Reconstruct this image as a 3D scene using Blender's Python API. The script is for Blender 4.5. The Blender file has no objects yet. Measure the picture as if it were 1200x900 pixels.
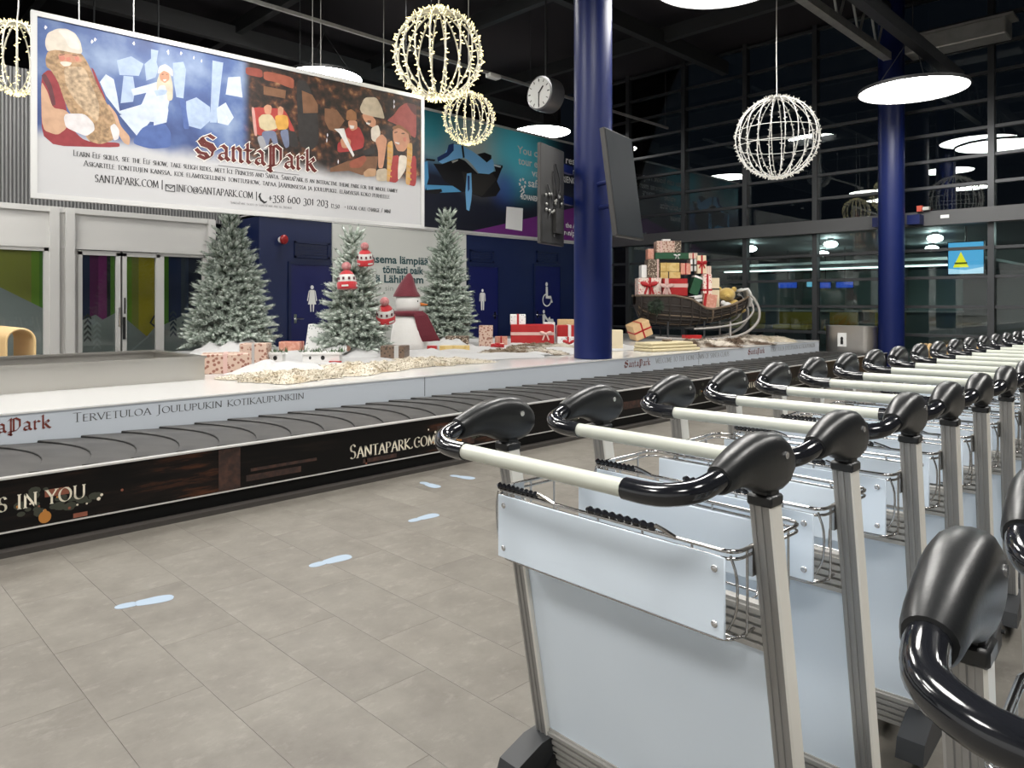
import bpy, bmesh, math, random
from mathutils import Vector, Matrix
random.seed(7)
SC = bpy.context.scene
COL = SC.collection
R = math.radians

# ------------------------------------------------------------------ camera
cam_d = bpy.data.cameras.new('camera')
cam_d.sensor_width = 36.0
cam_d.lens = 36.0 * 850 / 1200
cam_d.shift_y = -95 / 1200
cam_d.clip_start = 0.02
cam_d.clip_end = 200
cam = bpy.data.objects.new('camera', cam_d)
COL.objects.link(cam)
cam.location = (0, 0, 1.32)
cam.rotation_euler = (R(90), 0, R(-45))
SC.camera = cam

# ------------------------------------------------------------------ world (night outside)
w = bpy.data.worlds.new('night')
SC.world = w
w.use_nodes = True
bg = w.node_tree.nodes['Background']
bg.inputs[0].default_value = (0.003, 0.004, 0.006, 1)
bg.inputs[1].default_value = 1.0
SC.view_settings.view_transform = 'Standard'
SC.view_settings.look = 'None'
SC.view_settings.gamma = 1.0
SC.view_settings.use_curve_mapping = False
SC.view_settings.exposure = 0.0
LAMP_POWER = 31.0          # radiance of the round pendant lamps

# ------------------------------------------------------------------ helpers
def node_mat(name):
    m = bpy.data.materials.new(name)
    m.use_nodes = True
    nt = m.node_tree
    b = nt.nodes['Principled BSDF']
    return m, nt, b

def mat(name, col, rough=0.5, metal=0.0, noise=None, bump=None, coat=0.0, spec=None, emit=None, var=0.0, sheen=0.0):
    """noise=(scale, colour2, amount) ; bump=(scale, strength) ; var = per-object random value shift"""
    m, nt, b = node_mat(name)
    c = (*col, 1) if len(col) == 3 else col
    b.inputs['Base Color'].default_value = c
    b.inputs['Roughness'].default_value = rough
    b.inputs['Metallic'].default_value = metal
    if coat: b.inputs['Coat Weight'].default_value = coat
    if sheen: b.inputs['Sheen Weight'].default_value = sheen
    if spec is not None: b.inputs['Specular IOR Level'].default_value = spec
    if emit:
        b.inputs['Emission Color'].default_value = (*emit[0], 1)
        b.inputs['Emission Strength'].default_value = emit[1]
    N = nt.nodes; L = nt.links
    tc = None
    if noise or bump:
        tc = N.new('ShaderNodeTexCoord')
    out = None
    if noise:
        t = N.new('ShaderNodeTexNoise'); t.inputs['Scale'].default_value = noise[0]; t.inputs['Detail'].default_value = 6
        L.new(tc.outputs['Object'], t.inputs['Vector'])
        r = N.new('ShaderNodeValToRGB')
        r.color_ramp.elements[0].position = 0.5 - noise[2] * 0.5 if noise[2] <= 1 else 0.3
        r.color_ramp.elements[1].position = 0.62
        r.color_ramp.elements[0].color = c
        r.color_ramp.elements[1].color = (*noise[1], 1)
        L.new(t.outputs[0], r.inputs[0])
        out = r.outputs[0]
        L.new(out, b.inputs['Base Color'])
    if bump:
        t2 = N.new('ShaderNodeTexNoise'); t2.inputs['Scale'].default_value = bump[0]; t2.inputs['Detail'].default_value = 4
        L.new(tc.outputs['Object'], t2.inputs['Vector'])
        bp = N.new('ShaderNodeBump'); bp.inputs['Strength'].default_value = bump[1]; bp.inputs['Distance'].default_value = 0.01
        L.new(t2.outputs[0], bp.inputs['Height']); L.new(bp.outputs[0], b.inputs['Normal'])
    if var:
        oi = N.new('ShaderNodeObjectInfo')
        mr = N.new('ShaderNodeMapRange')
        mr.inputs[3].default_value = 1 - var; mr.inputs[4].default_value = 1 + var
        L.new(oi.outputs['Random'], mr.inputs[0])
        hs = N.new('ShaderNodeHueSaturation')
        L.new(mr.outputs[0], hs.inputs['Value'])
        if out: L.new(out, hs.inputs['Color'])
        else: hs.inputs['Color'].default_value = c
        L.new(hs.outputs[0], b.inputs['Base Color'])
    return m

def emis(name, col, s):
    m, nt, b = node_mat(name)
    b.inputs['Base Color'].default_value = (0, 0, 0, 1)
    b.inputs['Emission Color'].default_value = (*col, 1)
    b.inputs['Emission Strength'].default_value = s
    return m

class MB:
    """collects shapes, builds ONE mesh"""
    def __init__(s): s.v = []; s.f = []; s.m = []; s.cur = 0
    def add(s, vs, fs):
        o = len(s.v)
        s.v += [tuple(p) for p in vs]
        s.f += [tuple(i + o for i in f) for f in fs]
        s.m += [s.cur] * len(fs)
        return s
    def box(s, c, d, M=None):
        x, y, z = (d[0] / 2, d[1] / 2, d[2] / 2)
        vs = [Vector((sx * x, sy * y, sz * z)) for sz in (-1, 1) for sy in (-1, 1) for sx in (-1, 1)]
        if M is not None: vs = [M @ p for p in vs]
        vs = [p + Vector(c) for p in vs]
        return s.add(vs, [(0, 2, 3, 1), (4, 5, 7, 6), (0, 1, 5, 4), (2, 6, 7, 3), (0, 4, 6, 2), (1, 3, 7, 5)])
    def bb(s, a, b):
        return s.box([(a[i] + b[i]) / 2 for i in range(3)], [abs(b[i] - a[i]) for i in range(3)])
    def rbox(s, c, d, r=0.005, seg=2, M=None):
        bm = bmesh.new()
        bmesh.ops.create_cube(bm, size=1)
        bmesh.ops.scale(bm, vec=d, verts=bm.verts)
        bmesh.ops.bevel(bm, geom=bm.edges[:], offset=r, segments=seg, profile=0.5, affect='EDGES')
        if M is not None: bmesh.ops.transform(bm, matrix=M.to_4x4(), verts=bm.verts)
        bmesh.ops.translate(bm, vec=c, verts=bm.verts)
        bm.verts.index_update()
        s.add([v.co[:] for v in bm.verts], [[v.index for v in f.verts] for f in bm.faces]); bm.free()
        return s
    def tube(s, pts, r, n=8, cap=True, closed=False):
        pts = [Vector(p) for p in pts]
        rr = r if isinstance(r, (list, tuple)) else [r] * len(pts)
        vs = []; fs = []
        k = len(pts)
        up = None
        for i, p in enumerate(pts):
            if closed: t = pts[(i + 1) % k] - pts[i - 1]
            else: t = pts[min(i + 1, k - 1)] - pts[max(i - 1, 0)]
            t.normalize()
            if up is None:
                up = Vector((0, 0, 1)) if abs(t.z) < 0.9 else Vector((1, 0, 0))
            a = up - t * up.dot(t)
            if a.length < 1e-5: a = t.orthogonal()
            a.normalize(); up = a
            b = t.cross(a)
            for j in range(n):
                q = 2 * math.pi * j / n
                vs.append(p + (a * math.cos(q) + b * math.sin(q)) * rr[i])
        for i in range(k if closed else k - 1):
            i2 = (i + 1) % k
            for j in range(n):
                j2 = (j + 1) % n
                fs.append((i * n + j, i * n + j2, i2 * n + j2, i2 * n + j))
        if cap and not closed:
            fs.append(tuple(range(n))[::-1]); fs.append(tuple((k - 1) * n + j for j in range(n)))
        return s.add(vs, fs)
    def cyl(s, a, b, r, n=16): return s.tube([a, b], r, n)
    def prism(s, poly, h0, h1, axis='z'):
        """extrude 2D poly; axis z: (x,y) ; axis y: (x,z) ; axis x: (y,z)"""
        def P(p, h):
            if axis == 'z': return (p[0], p[1], h)
            if axis == 'y': return (p[0], h, p[1])
            return (h, p[0], p[1])
        n = len(poly)
        vs = [P(p, h0) for p in poly] + [P(p, h1) for p in poly]
        fs = [tuple(range(n))[::-1], tuple(range(n, 2 * n))] + [(i, (i + 1) % n, n + (i + 1) % n, n + i) for i in range(n)]
        return s.add(vs, fs)
    def lathe(s, prof, n=24, c=(0, 0, 0), M=None):
        vs = []; fs = []
        for (r, z) in prof:
            for j in range(n):
                q = 2 * math.pi * j / n
                p = Vector((r * math.cos(q), r * math.sin(q), z))
                if M is not None: p = M @ p
                vs.append(p + Vector(c))
        for i in range(len(prof) - 1):
            for j in range(n):
                fs.append((i * n + j, i * n + (j + 1) % n, (i + 1) * n + (j + 1) % n, (i + 1) * n + j))
        fs.append(tuple(range(n))[::-1]); fs.append(tuple((len(prof) - 1) * n + j for j in range(n)))
        return s.add(vs, fs)
    def ell(s, c, d, n=16, m=10, M=None):
        """ellipsoid with half axes d"""
        vs = [Vector((0, 0, -d[2]))]; fs = []
        for i in range(1, m):
            a = math.pi * i / m - math.pi / 2
            for j in range(n):
                q = 2 * math.pi * j / n
                vs.append(Vector((d[0] * math.cos(a) * math.cos(q), d[1] * math.cos(a) * math.sin(q), d[2] * math.sin(a))))
        vs.append(Vector((0, 0, d[2])))
        for j in range(n): fs.append((0, 1 + (j + 1) % n, 1 + j))
        for i in range(m - 2):
            for j in range(n):
                fs.append((1 + i * n + j, 1 + i * n + (j + 1) % n, 1 + (i + 1) * n + (j + 1) % n, 1 + (i + 1) * n + j))
        t = len(vs) - 1
        for j in range(n): fs.append((t, 1 + (m - 2) * n + j, 1 + (m - 2) * n + (j + 1) % n))
        if M is not None: vs = [M @ p for p in vs]
        return s.add([p + Vector(c) for p in vs], fs)
    def poly(s, pts): return s.add(pts, [tuple(range(len(pts)))])
    def mesh(s, name, mats, smooth=None):
        me = bpy.data.meshes.new(name)
        me.from_pydata(s.v, [], s.f)
        if not isinstance(mats, (list, tuple)): mats = [mats]
        for m in mats: me.materials.append(m)
        if len(mats) > 1: me.polygons.foreach_set('material_index', s.m)
        if smooth is not None:
            me.shade_smooth(); me.set_sharp_from_angle(angle=R(smooth))
        me.update()
        return me
    def build(s, name, mats, parent=None, loc=(0, 0, 0), rz=0, smooth=None):
        return link(name, s.mesh(name, mats, smooth), parent, loc, rz)

def link(name, me, parent=None, loc=(0, 0, 0), rz=0):
    o = bpy.data.objects.new(name, me)
    COL.objects.link(o)
    o.location = loc
    if rz: o.rotation_euler = (0, 0, rz)
    if parent: o.parent = parent
    return o

def tag(o, label=None, cat=None, group=None, kind=None):
    if label: o['label'] = label
    if cat: o['category'] = cat
    if group: o['group'] = group
    if kind: o['kind'] = kind
    return o

def thing(name, label, cat, loc=(0, 0, 0), rz=0, group=None):
    return tag(link(name, None, None, loc, rz), label, cat, group)

def copy_tree(o, parent=None):
    c = o.copy(); COL.objects.link(c); c.parent = parent
    for ch in o.children: copy_tree(ch, c)
    return c

def catmull(pts, k=6):
    P = [Vector(p) for p in pts]; P = [P[0] * 2 - P[1]] + P + [P[-1] * 2 - P[-2]]
    out = []
    for i in range(1, len(P) - 2):
        for j in range(k):
            t = j / k
            a, b, c, d = P[i - 1], P[i], P[i + 1], P[i + 2]
            out.append(0.5 * ((2 * b) + (c - a) * t + (2 * a - 5 * b + 4 * c - d) * t * t + (3 * b - a - 3 * c + d) * t ** 3))
    out.append(P[-2])
    return out

ORD = ['first', 'second', 'third', 'fourth', 'fifth', 'sixth', 'seventh', 'eighth', 'ninth', 'tenth', 'eleventh', 'twelfth', 'thirteenth',
       'fourteenth', 'fifteenth', 'sixteenth', 'seventeenth', 'eighteenth', 'nineteenth', 'twentieth']

# ------------------------------------------------------------------ lettering: flat shapes built from pen strokes
# each letter: advance width, list of strokes (polylines) on a cap height of 1
def arc(cx, cy, rx, ry, a0, a1, n=9):
    return [(cx + rx * math.cos(R(a0 + (a1 - a0) * i / n)), cy + ry * math.sin(R(a0 + (a1 - a0) * i / n))) for i in range(n + 1)]
CAPS = {
 'A': (.74, [[(.05, 0), (.37, 1), (.7, 0)], [(.18, .36), (.57, .36)]]),
 'B': (.6, [[(.1, 0), (.1, 1)], [(.1, 1)] + arc(.25, .76, .24, .24, 90, -90) + [(.1, .52)], arc(.27, .26, .28, .26, 90, -90) + [(.1, 0)]]),
 'C': (.74, [arc(.42, .5, .36, .5, 50, 310, 14)]),
 'D': (.78, [[(.1, 0), (.1, 1)], [(.1, 1)] + arc(.3, .5, .4, .5, 90, -90, 12) + [(.1, 0)]]),
 'E': (.56, [[(.5, 1), (.1, 1), (.1, 0), (.52, 0)], [(.1, .52), (.44, .52)]]),
 'F': (.52, [[(.5, 1), (.1, 1), (.1, 0)], [(.1, .5), (.42, .5)]]),
 'G': (.78, [arc(.42, .5, .36, .5, 50, 330, 14), [(.72, .02), (.72, .4), (.5, .4)]]),
 'H': (.8, [[(.1, 0), (.1, 1)], [(.68, 0), (.68, 1)], [(.1, .52), (.68, .52)]]),
 'I': (.28, [[(.13, 0), (.13, 1)]]),
 'J': (.34, [[(.2, 1), (.2, -.08), (.1, -.22), (-.03, -.24)]]),
 'K': (.68, [[(.1, 0), (.1, 1)], [(.58, 1), (.12, .5), (.66, 0)]]),
 'L': (.52, [[(.1, 1), (.1, 0), (.5, 0)]]),
 'M': (.92, [[(.08, 0), (.16, 1), (.46, .08), (.76, 1), (.86, 0)]]),
 'N': (.82, [[(.1, 0), (.1, 1), (.7, .02), (.7, 1)]]),
 'O': (.84, [arc(.42, .5, .37, .5, 90, 450, 18)]),
 'P': (.58, [[(.1, 0), (.1, 1)], [(.1, 1)] + arc(.27, .74, .25, .26, 90, -90) + [(.1, .48)]]),
 'R': (.66, [[(.1, 0), (.1, 1)], [(.1, 1)] + arc(.25, .75, .25, .25, 90, -90) + [(.1, .5)], [(.28, .5), (.64, 0)]]),
 'S': (.54, [[(.44, .84)] + arc(.27, .75, .18, .25, 50, 250, 10) + arc(.26, .25, .2, .26, 70, -140, 10)]),
 'T': (.62, [[(.04, 1), (.6, 1)], [(.32, 1), (.32, 0)]]),
 'U': (.78, [[(.1, 1), (.1, .36)] + arc(.39, .32, .29, .32, 180, 360, 10) + [(.68, 1)]]),
 'V': (.7, [[(.03, 1), (.36, 0), (.68, 1)]]),
 'W': (1.0, [[(.02, 1), (.28, 0), (.52, .9), (.76, 0), (1.0, 1)]]),
 'X': (.68, [[(.05, 1), (.63, 0)], [(.6, 1), (.05, 0)]]),
 'Y': (.64, [[(.02, 1), (.32, .48), (.62, 1)], [(.32, .48), (.32, 0)]]),
 'Z': (.62, [[(.06, 1), (.56, 1), (.05, 0), (.58, 0)]]),
 '0': (.6, [arc(.3, .4, .24, .42, 90, 450, 14)]), '1': (.36, [[(.08, .66), (.2, .8), (.2, 0)]]),
 '2': (.54, [arc(.25, .58, .2, .24, 170, -30, 8) + [(.06, 0), (.48, 0)]]),
 '3': (.5, [arc(.22, .6, .18, .2, 150, -80, 8), arc(.2, .1, .22, .3, 80, -140, 8)]),
 '5': (.5, [[(.44, .8), (.14, .8), (.12, .45)] + arc(.2, .16, .22, .28, 80, -140, 8)]),
 '6': (.56, [arc(.34, .32, .26, .66, 100, 180, 5) + arc(.28, .26, .2, .27, 180, 540, 12)]),
 '8': (.54, [arc(.26, .7, .17, .22, 90, 450, 10), arc(.26, .23, .21, .25, 90, 450, 10)]),
 '.': (.26, [[(.1, .0), (.14, .09)]]), ',': (.26, [[(.14, .06), (.08, -.14)]]), '|': (.4, [[(.2, -.2), (.2, 1.15)]]), '/': (.5, [[(.05, -.1), (.42, 1)]]),
 '+': (.6, [[(.06, .4), (.54, .4)], [(.3, .14), (.3, .66)]]), '*': (.4, [[(.08, .4), (.32, .4)], [(.2, .3), (.2, .5)]]),
 '(': (.3, [arc(.36, .45, .22, .6, 130, 230, 6)]), ')': (.3, [arc(-.06, .45, .22, .6, 50, -50, 6)]),
 '@': (1.0, [arc(.48, .4, .44, .5, -50, 290, 16), arc(.46, .4, .2, .24, 0, 360, 10), [(.66, .62), (.66, .2), (.8, .16), (.92, .4)]]),
 '-': (.4, [[(.06, .4), (.34, .4)]]), ' ': (.36, []),
}
def stroke_poly(mb, pts, w, ang, thin, P, z):
    nx, ny = math.cos(R(ang)) * w / 2, math.sin(R(ang)) * w / 2
    for a, b in zip(pts[:-1], pts[1:]):
        dx, dy = b[0] - a[0], b[1] - a[1]
        l = math.hypot(dx, dy) or 1e-6
        ox, oy = -dy / l, dx / l
        pr = nx * ox + ny * oy
        s = 1 if pr >= 0 else -1
        # pen offset, widened to a minimum thickness
        h = max(abs(pr), thin / 2)
        ex, ey = dx / l * thin * .35, dy / l * thin * .35
        qx, qy = s * nx - ox * (abs(pr) - h) , s * ny - oy * (abs(pr) - h)
        quad = [(a[0] - ex - qx, a[1] - ey - qy), (b[0] + ex - qx, b[1] + ey - qy), (b[0] + ex + qx, b[1] + ey + qy), (a[0] - ex + qx, a[1] - ey + qy)]
        mb.add([P(x, y, z) for x, y in quad], [(0, 1, 2, 3)])
def pen_text(mb, text, x0, y0, h, P, z=0.0, w=.13, ang=18, thin=.05, width=None, track=.06, serif=True, small=.78, glyphs=None):
    """small caps: lower-case letters are drawn as capitals of `small` height. P maps (x, y, z) to 3D"""
    G = glyphs or CAPS
    adv = []; x = 0
    for ch in text:
        up = ch
        k = 1.0
        if glyphs is None:
            dia = ''
            base = {'ä': 'a', 'ö': 'o', 'Ä': 'A', 'Ö': 'O'}.get(ch, ch)
            if base.isalpha() and base.islower(): k = small
            up = base.upper()
        if up not in G: up = ' '
        adv.append((ch, up, x, k)); x += (G[up][0] + track) * k
    tot = x - track
    sx = (width / (tot * h)) if width else 1.0
    for ch, up, gx, k in adv:
        for st in G[up][1]:
            pts = [((gx + px * k) * h * sx + x0, py * k * h + y0) for px, py in st]
            stroke_poly(mb, pts, w * h * (0.85 + .15 * k), ang, thin * h, P, z)
            if serif and glyphs is None and up.isalpha():
                for e, e2 in ((0, 1), (-1, -2)):
                    (ax, ay), (bx, by) = st[e], st[e2]
                    if (abs(ay) < .01 or abs(ay - 1) < .01) and abs(ay - by) > abs(ax - bx) * .6:
                        p = pts[e]
                        stroke_poly(mb, [(p[0] - .1 * k * h * sx, p[1]), (p[0] + .1 * k * h * sx, p[1])], thin * h, 90, thin * h, P, z)
        if ch in 'äöÄÖ':
            for q in (.25, .52):
                pts = [((gx + q * k - .02) * h * sx + x0, 1.12 * k * h + y0), ((gx + q * k + .06) * h * sx + x0, 1.12 * k * h + y0)]
                stroke_poly(mb, pts, thin * h * 1.4, 90, thin * h * 1.4, P, z)
    return tot * h * sx
# black-letter word mark
BL = {
 'S': (.95, [[(.86, .92), (.62, 1.04), (.36, .9), (.2, .74), (.34, .56), (.62, .5), (.8, .34), (.74, .1), (.48, -.06), (.16, .06)],
             [(.3, .88), (.44, .7), (.74, .62), (.9, .4)], [(.06, .34), (.2, .2), (.46, .18), (.6, .02)]]),
 'a': (.62, [[(.14, .56), (.3, .66), (.46, .54), (.46, .12), (.58, .0)], [(.46, .34), (.18, .26), (.14, .1), (.28, .0), (.46, .12)]]),
 'n': (.64, [[(.06, .58), (.16, .66), (.16, .06), (.24, .0)], [(.16, .5), (.38, .66), (.5, .54), (.5, .06), (.6, .0)]]),
 't': (.46, [[(.16, .86), (.2, .92), (.2, .1), (.3, .0), (.42, .08)], [(.04, .6), (.4, .6)]]),
 'P': (.86, [[(.08, .86), (.24, 1.0), (.24, -.26)], [(.1, -.02), (.4, .04)], [(.4, .98), (.4, .02)], [(.24, .9), (.5, 1.02), (.76, .84), (.76, .34), (.6, .1), (.4, .02)], [(.1, -.16), (.3, -.28)]]),
 'r': (.5, [[(.06, .58), (.16, .66), (.16, .06), (.24, .0)], [(.16, .46), (.34, .64), (.46, .56)]]),
 'k': (.66, [[(.06, .96), (.16, 1.04), (.16, .06), (.24, .0)], [(.16, .34), (.44, .64), (.52, .5), (.28, .36)], [(.28, .36), (.5, .06), (.62, .0)]]),
}
def sans_text(name, text, size, material, parent, M, width=None, bold=0.0, align='LEFT'):
    cu = bpy.data.curves.new(name, 'FONT')
    cu.body = text; cu.size = size; cu.offset = bold; cu.align_x = align; cu.resolution_u = 3
    tmp = bpy.data.objects.new(name + '_tmp', cu)
    COL.objects.link(tmp)
    bpy.context.view_layer.update()
    me = bpy.data.meshes.new_from_object(tmp.evaluated_get(bpy.context.evaluated_depsgraph_get()))
    me.name = name
    if width and len(me.vertices):
        xs = [v.co.x for v in me.vertices]
        k = width / (max(xs) - min(xs)); x0 = min(xs)
        for v in me.vertices: v.co.x = (v.co.x - x0) * k
    me.transform(M)
    me.materials.clear(); me.materials.append(material)
    bpy.data.objects.remove(tmp); bpy.data.curves.remove(cu)
    return link(name, me, parent)

# ------------------------------------------------------------------ setting materials
def floor_material():
    m, nt, b = node_mat('stone_tile'); N = nt.nodes; L = nt.links
    g = N.new('ShaderNodeNewGeometry'); oi = N.new('ShaderNodeObjectInfo')
    cmb = N.new('ShaderNodeCombineXYZ'); mul = N.new('ShaderNodeMath'); mul.operation = 'MULTIPLY'; mul.inputs[1].default_value = 37
    L.new(oi.outputs['Random'], mul.inputs[0]); L.new(mul.outputs[0], cmb.inputs[0]); L.new(mul.outputs[0], cmb.inputs[2])
    add = N.new('ShaderNodeVectorMath'); L.new(g.outputs['Position'], add.inputs[0]); L.new(cmb.outputs[0], add.inputs[1])
    n1 = N.new('ShaderNodeTexNoise'); n1.inputs['Scale'].default_value = 3.4; n1.inputs['Detail'].default_value = 10; n1.inputs['Roughness'].default_value = .72
    L.new(add.outputs[0], n1.inputs['Vector'])
    r1 = N.new('ShaderNodeValToRGB'); e = r1.color_ramp.elements
    e[0].position = .32; e[0].color = (.108, .097, .082, 1); e[1].position = .7; e[1].color = (.175, .163, .140, 1)
    L.new(n1.outputs[0], r1.inputs[0])
    # pale scuffs running along the tile
    mp = N.new('ShaderNodeMapping'); mp.inputs['Scale'].default_value = (4.5, 7.5, 1); mp.inputs['Rotation'].default_value = (0, 0, .15)
    L.new(add.outputs[0], mp.inputs[0])
    n2 = N.new('ShaderNodeTexNoise'); n2.inputs['Scale'].default_value = 2.2; n2.inputs['Detail'].default_value = 9; n2.inputs['Roughness'].default_value = .75
    L.new(mp.outputs[0], n2.inputs['Vector'])
    r2 = N.new('ShaderNodeValToRGB'); r2.color_ramp.elements[0].position = .54; r2.color_ramp.elements[1].position = .8
    L.new(n2.outputs[0], r2.inputs[0])
    mx = N.new('ShaderNodeMix'); mx.data_type = 'RGBA'
    sc = N.new('ShaderNodeMath'); sc.operation = 'MULTIPLY'; sc.inputs[1].default_value = .6; L.new(r2.outputs[0], sc.inputs[0])
    L.new(sc.outputs[0], mx.inputs[0]); L.new(r1.outputs[0], mx.inputs[6]); mx.inputs[7].default_value = (.27, .255, .225, 1)
    hs = N.new('ShaderNodeHueSaturation'); mr = N.new('ShaderNodeMapRange'); mr.inputs[3].default_value = .955; mr.inputs[4].default_value = 1.045
    L.new(oi.outputs['Random'], mr.inputs[0]); L.new(mr.outputs[0], hs.inputs['Value']); L.new(mx.outputs[2], hs.inputs['Color'])
    L.new(hs.outputs[0], b.inputs['Base Color'])
    b.inputs['Roughness'].default_value = .5
    bp = N.new('ShaderNodeBump'); bp.inputs['Strength'].default_value = .06; L.new(n1.outputs[0], bp.inputs['Height']); L.new(bp.outputs[0], b.inputs['Normal'])
    return m
M_floor = floor_material()
M_grout = mat('tile_joint', (.07, .063, .054), .8)
M_navy = mat('navy_paint', (.004, .0125, .066), .42)
M_navy2 = mat('navy_door', (.002, .0055, .085), .4)
M_navytrim = mat('navy_trim', (.004, .011, .055), .35)
M_colblue = mat('column_blue', (.0042, .011, .075), .38, spec=.3)
M_black = mat('black_gap', (.006, .006, .007), .6)
M_ceil = mat('dark_ceiling', (.011, .009, .012), .8, noise=(1.2, (.016, .013, .017), .8))
M_steel_dark = mat('dark_steel', (.045, .047, .05), .45, .3)
M_mull = mat('mullion_grey', (.05, .053, .057), .4, .35)
M_beam = mat('beam_grey', (.075, .077, .08), .5)
M_steel = mat('galvanised', (.36, .36, .34), .4, .6, noise=(6, (.48, .48, .46), .6))
M_white = mat('white_paint', (.72, .71, .69), .35)
M_whitegloss = mat('white_laminate', (.62, .62, .61), .18, coat=.2)
M_chrome = mat('chrome', (.72, .72, .73), .12, 1.0)

def corr_material():
    m, nt, b = node_mat('corrugated_grey'); N = nt.nodes; L = nt.links
    tc = N.new('ShaderNodeTexCoord')
    w = N.new('ShaderNodeTexWave'); w.bands_direction = 'X'; w.inputs['Scale'].default_value = 6.5
    L.new(tc.outputs['Object'], w.inputs[0])
    r = N.new('ShaderNodeValToRGB'); r.color_ramp.elements[0].color = (.09, .09, .092, 1); r.color_ramp.elements[1].color = (.26, .26, .26, 1)
    L.new(w.outputs[1], r.inputs[0]); L.new(r.outputs[0], b.inputs['Base Color'])
    bp = N.new('ShaderNodeBump'); bp.inputs['Strength'].default_value = .8; bp.inputs['Distance'].default_value = .02
    L.new(w.outputs[1], bp.inputs['Height']); L.new(bp.outputs[0], b.inputs['Normal'])
    b.inputs['Roughness'].default_value = .45; b.inputs['Metallic'].default_value = .4
    return m
M_corr = corr_material()

def glass_material(name, ior=1.55, tint=(.93, .96, .96)):
    m, nt, b = node_mat(name); N = nt.nodes; L = nt.links
    N.remove(b)
    out = N['Material Output']
    fr = N.new('ShaderNodeFresnel'); fr.inputs[0].default_value = ior
    t = N.new('ShaderNodeBsdfTransparent'); t.inputs[0].default_value = (*tint, 1)
    g = N.new('ShaderNodeBsdfGlossy'); g.inputs['Roughness'].default_value = 0.0
    mx = N.new('ShaderNodeMixShader')
    L.new(fr.outputs[0], mx.inputs[0]); L.new(t.outputs[0], mx.inputs[1]); L.new(g.outputs[0], mx.inputs[2]); L.new(mx.outputs[0], out.inputs[0])
    return m
M_glass = glass_material('window_glass', 1.7, (.8, .86, .86))
M_glass2 = glass_material('shop_glass', 1.5, (.9, .93, .93))

# ------------------------------------------------------------------ floor: slab with single tiles
fl = MB().bb((-6, -7, -.12), (15.6, 18, -.004)).build('floor', M_floor)
tag(fl, kind='structure')
gr = MB().bb((-.526, 1.6, -.004), (6.58, 4.9, -.003)).build('joint_bed', M_grout, fl)
TW, TL = .309, .625
tile_me = MB().rbox((TW / 2 - .0005, TL / 2 - .0005, -.0015), (TW - .001, TL - .001, .003), .0003, 1).mesh('tile', M_floor)
OFF = [.22, .02, .42, .19, .5, .1, .33]
for k in range(-4, 19):
    x = .71 + k * TW
    off = OFF[(k + 1) % 7]
    y = 1.25 + off - TL
    while y < 4.6:
        if y > .9:
            link('tile', tile_me, fl, (x, y, 0))
        y += TL

# ------------------------------------------------------------------ walls, ceiling
tag(MB().bb((-6, -7, 7.2), (15.6, 18, 7.3)).build('ceiling', M_ceil), kind='structure')
tag(MB().bb((-6.1, -7, 0), (-6, 12.5, 3.0)).build('wall_left', mat('wall_left_paint', (.68, .69, .70), .6)), kind='structure')
tag(MB().bb((-6.1, -7, 3.0), (-6, 18, 7.2)).build('wall_left_upper', mat('wall_left_dark', (.05, .05, .055), .6)), kind='structure')
tag(MB().bb((-6, -7.1, 0), (15.6, -7, 7.2)).build('wall_front', mat('wall_front_paint', (.05, .05, .055), .6)), kind='structure')
wb = MB().bb((5.7, 11.8, 0), (15.5, 13.6, 2.84)).build('wall_back', M_navy)
tag(wb, kind='structure')
MB().bb((5.7, 11.77, 2.80), (15.5, 13.6, 2.86)).build('cap_strip', M_white, wb)
tag(MB().bb((-6, 17.9, 0), (15.6, 18, 7.2)).build('wall_far', mat('far_dark', (.012, .011, .014), .8)), kind='structure')
tag(MB().bb((-6, 12.55, 2.70), (5.7, 12.65, 4.75)).build('wall_corrugated', M_corr), kind='structure')

# white notice panel on the blue wall
np_ = MB().bb((7.1, 11.765, .0), (10.37, 11.80, 2.79)).build('trim_1', mat('panel_greywhite', (.60, .61, .58), .5))
tag(np_, kind='structure')
MT = lambda x, y, z: Matrix.Translation((x, y, z)) @ Matrix.Rotation(R(90), 4, 'X')
M_petrol = mat('petrol_ink', (.02, .07, .08), .6)
M_fade = mat('grey_ink', (.30, .33, .30), .6)
for t, x, z, wd in (('asema lämpiää', 7.93, 2.10, 1.40), ('tömästi paik', 8.20, 1.905, 1.0), ('ä Lähilämm', 8.04, 1.72, 1.16)):
    sans_text('lettering', t, .215, M_petrol, np_, MT(x, 11.76, z), wd, .006)
sans_text('lettering', 'sin', .15, M_fade, np_, MT(8.26, 11.76, 1.56), .19)

# ------------------------------------------------------------------ doors on the blue wall
def pict_person(mb, x, z, h, skirt, y):
    """flat door pictogram, polygons in the wall plane"""
    def q(pts): mb.add([(x + a * h, y, z + b * h) for a, b in pts], [tuple(range(len(pts)))])
    q([(.07 * math.cos(R(a)), .92 + .075 * math.sin(R(a))) for a in range(0, 360, 30)])
    if skirt:
        q([(-.09, .82), (.09, .82), (.13, .45), (.17, .28), (-.17, .28), (-.13, .45)])
        q([(-.10, .81), (-.14, .78), (-.21, .42), (-.17, .40)]); q([(.10, .81), (.17, .40), (.21, .42), (.14, .78)])
        q([(-.09, .28), (-.03, .28), (-.03, 0), (-.07, 0)]); q([(.03, .28), (.09, .28), (.07, 0), (.03, 0)])
    else:
        q([(-.13, .82), (.13, .82), (.11, .42), (-.11, .42)])
        q([(-.14, .81), (-.18, .76), (-.2, .42), (-.15, .42)]); q([(.14, .81), (.15, .42), (.2, .42), (.18, .76)])
        q([(-.11, .42), (-.01, .42), (-.02, 0), (-.09, 0)]); q([(.01, .42), (.11, .42), (.09, 0), (.02, 0)])
M_sign = mat('sign_white', (.8, .8, .78), .5)
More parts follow.
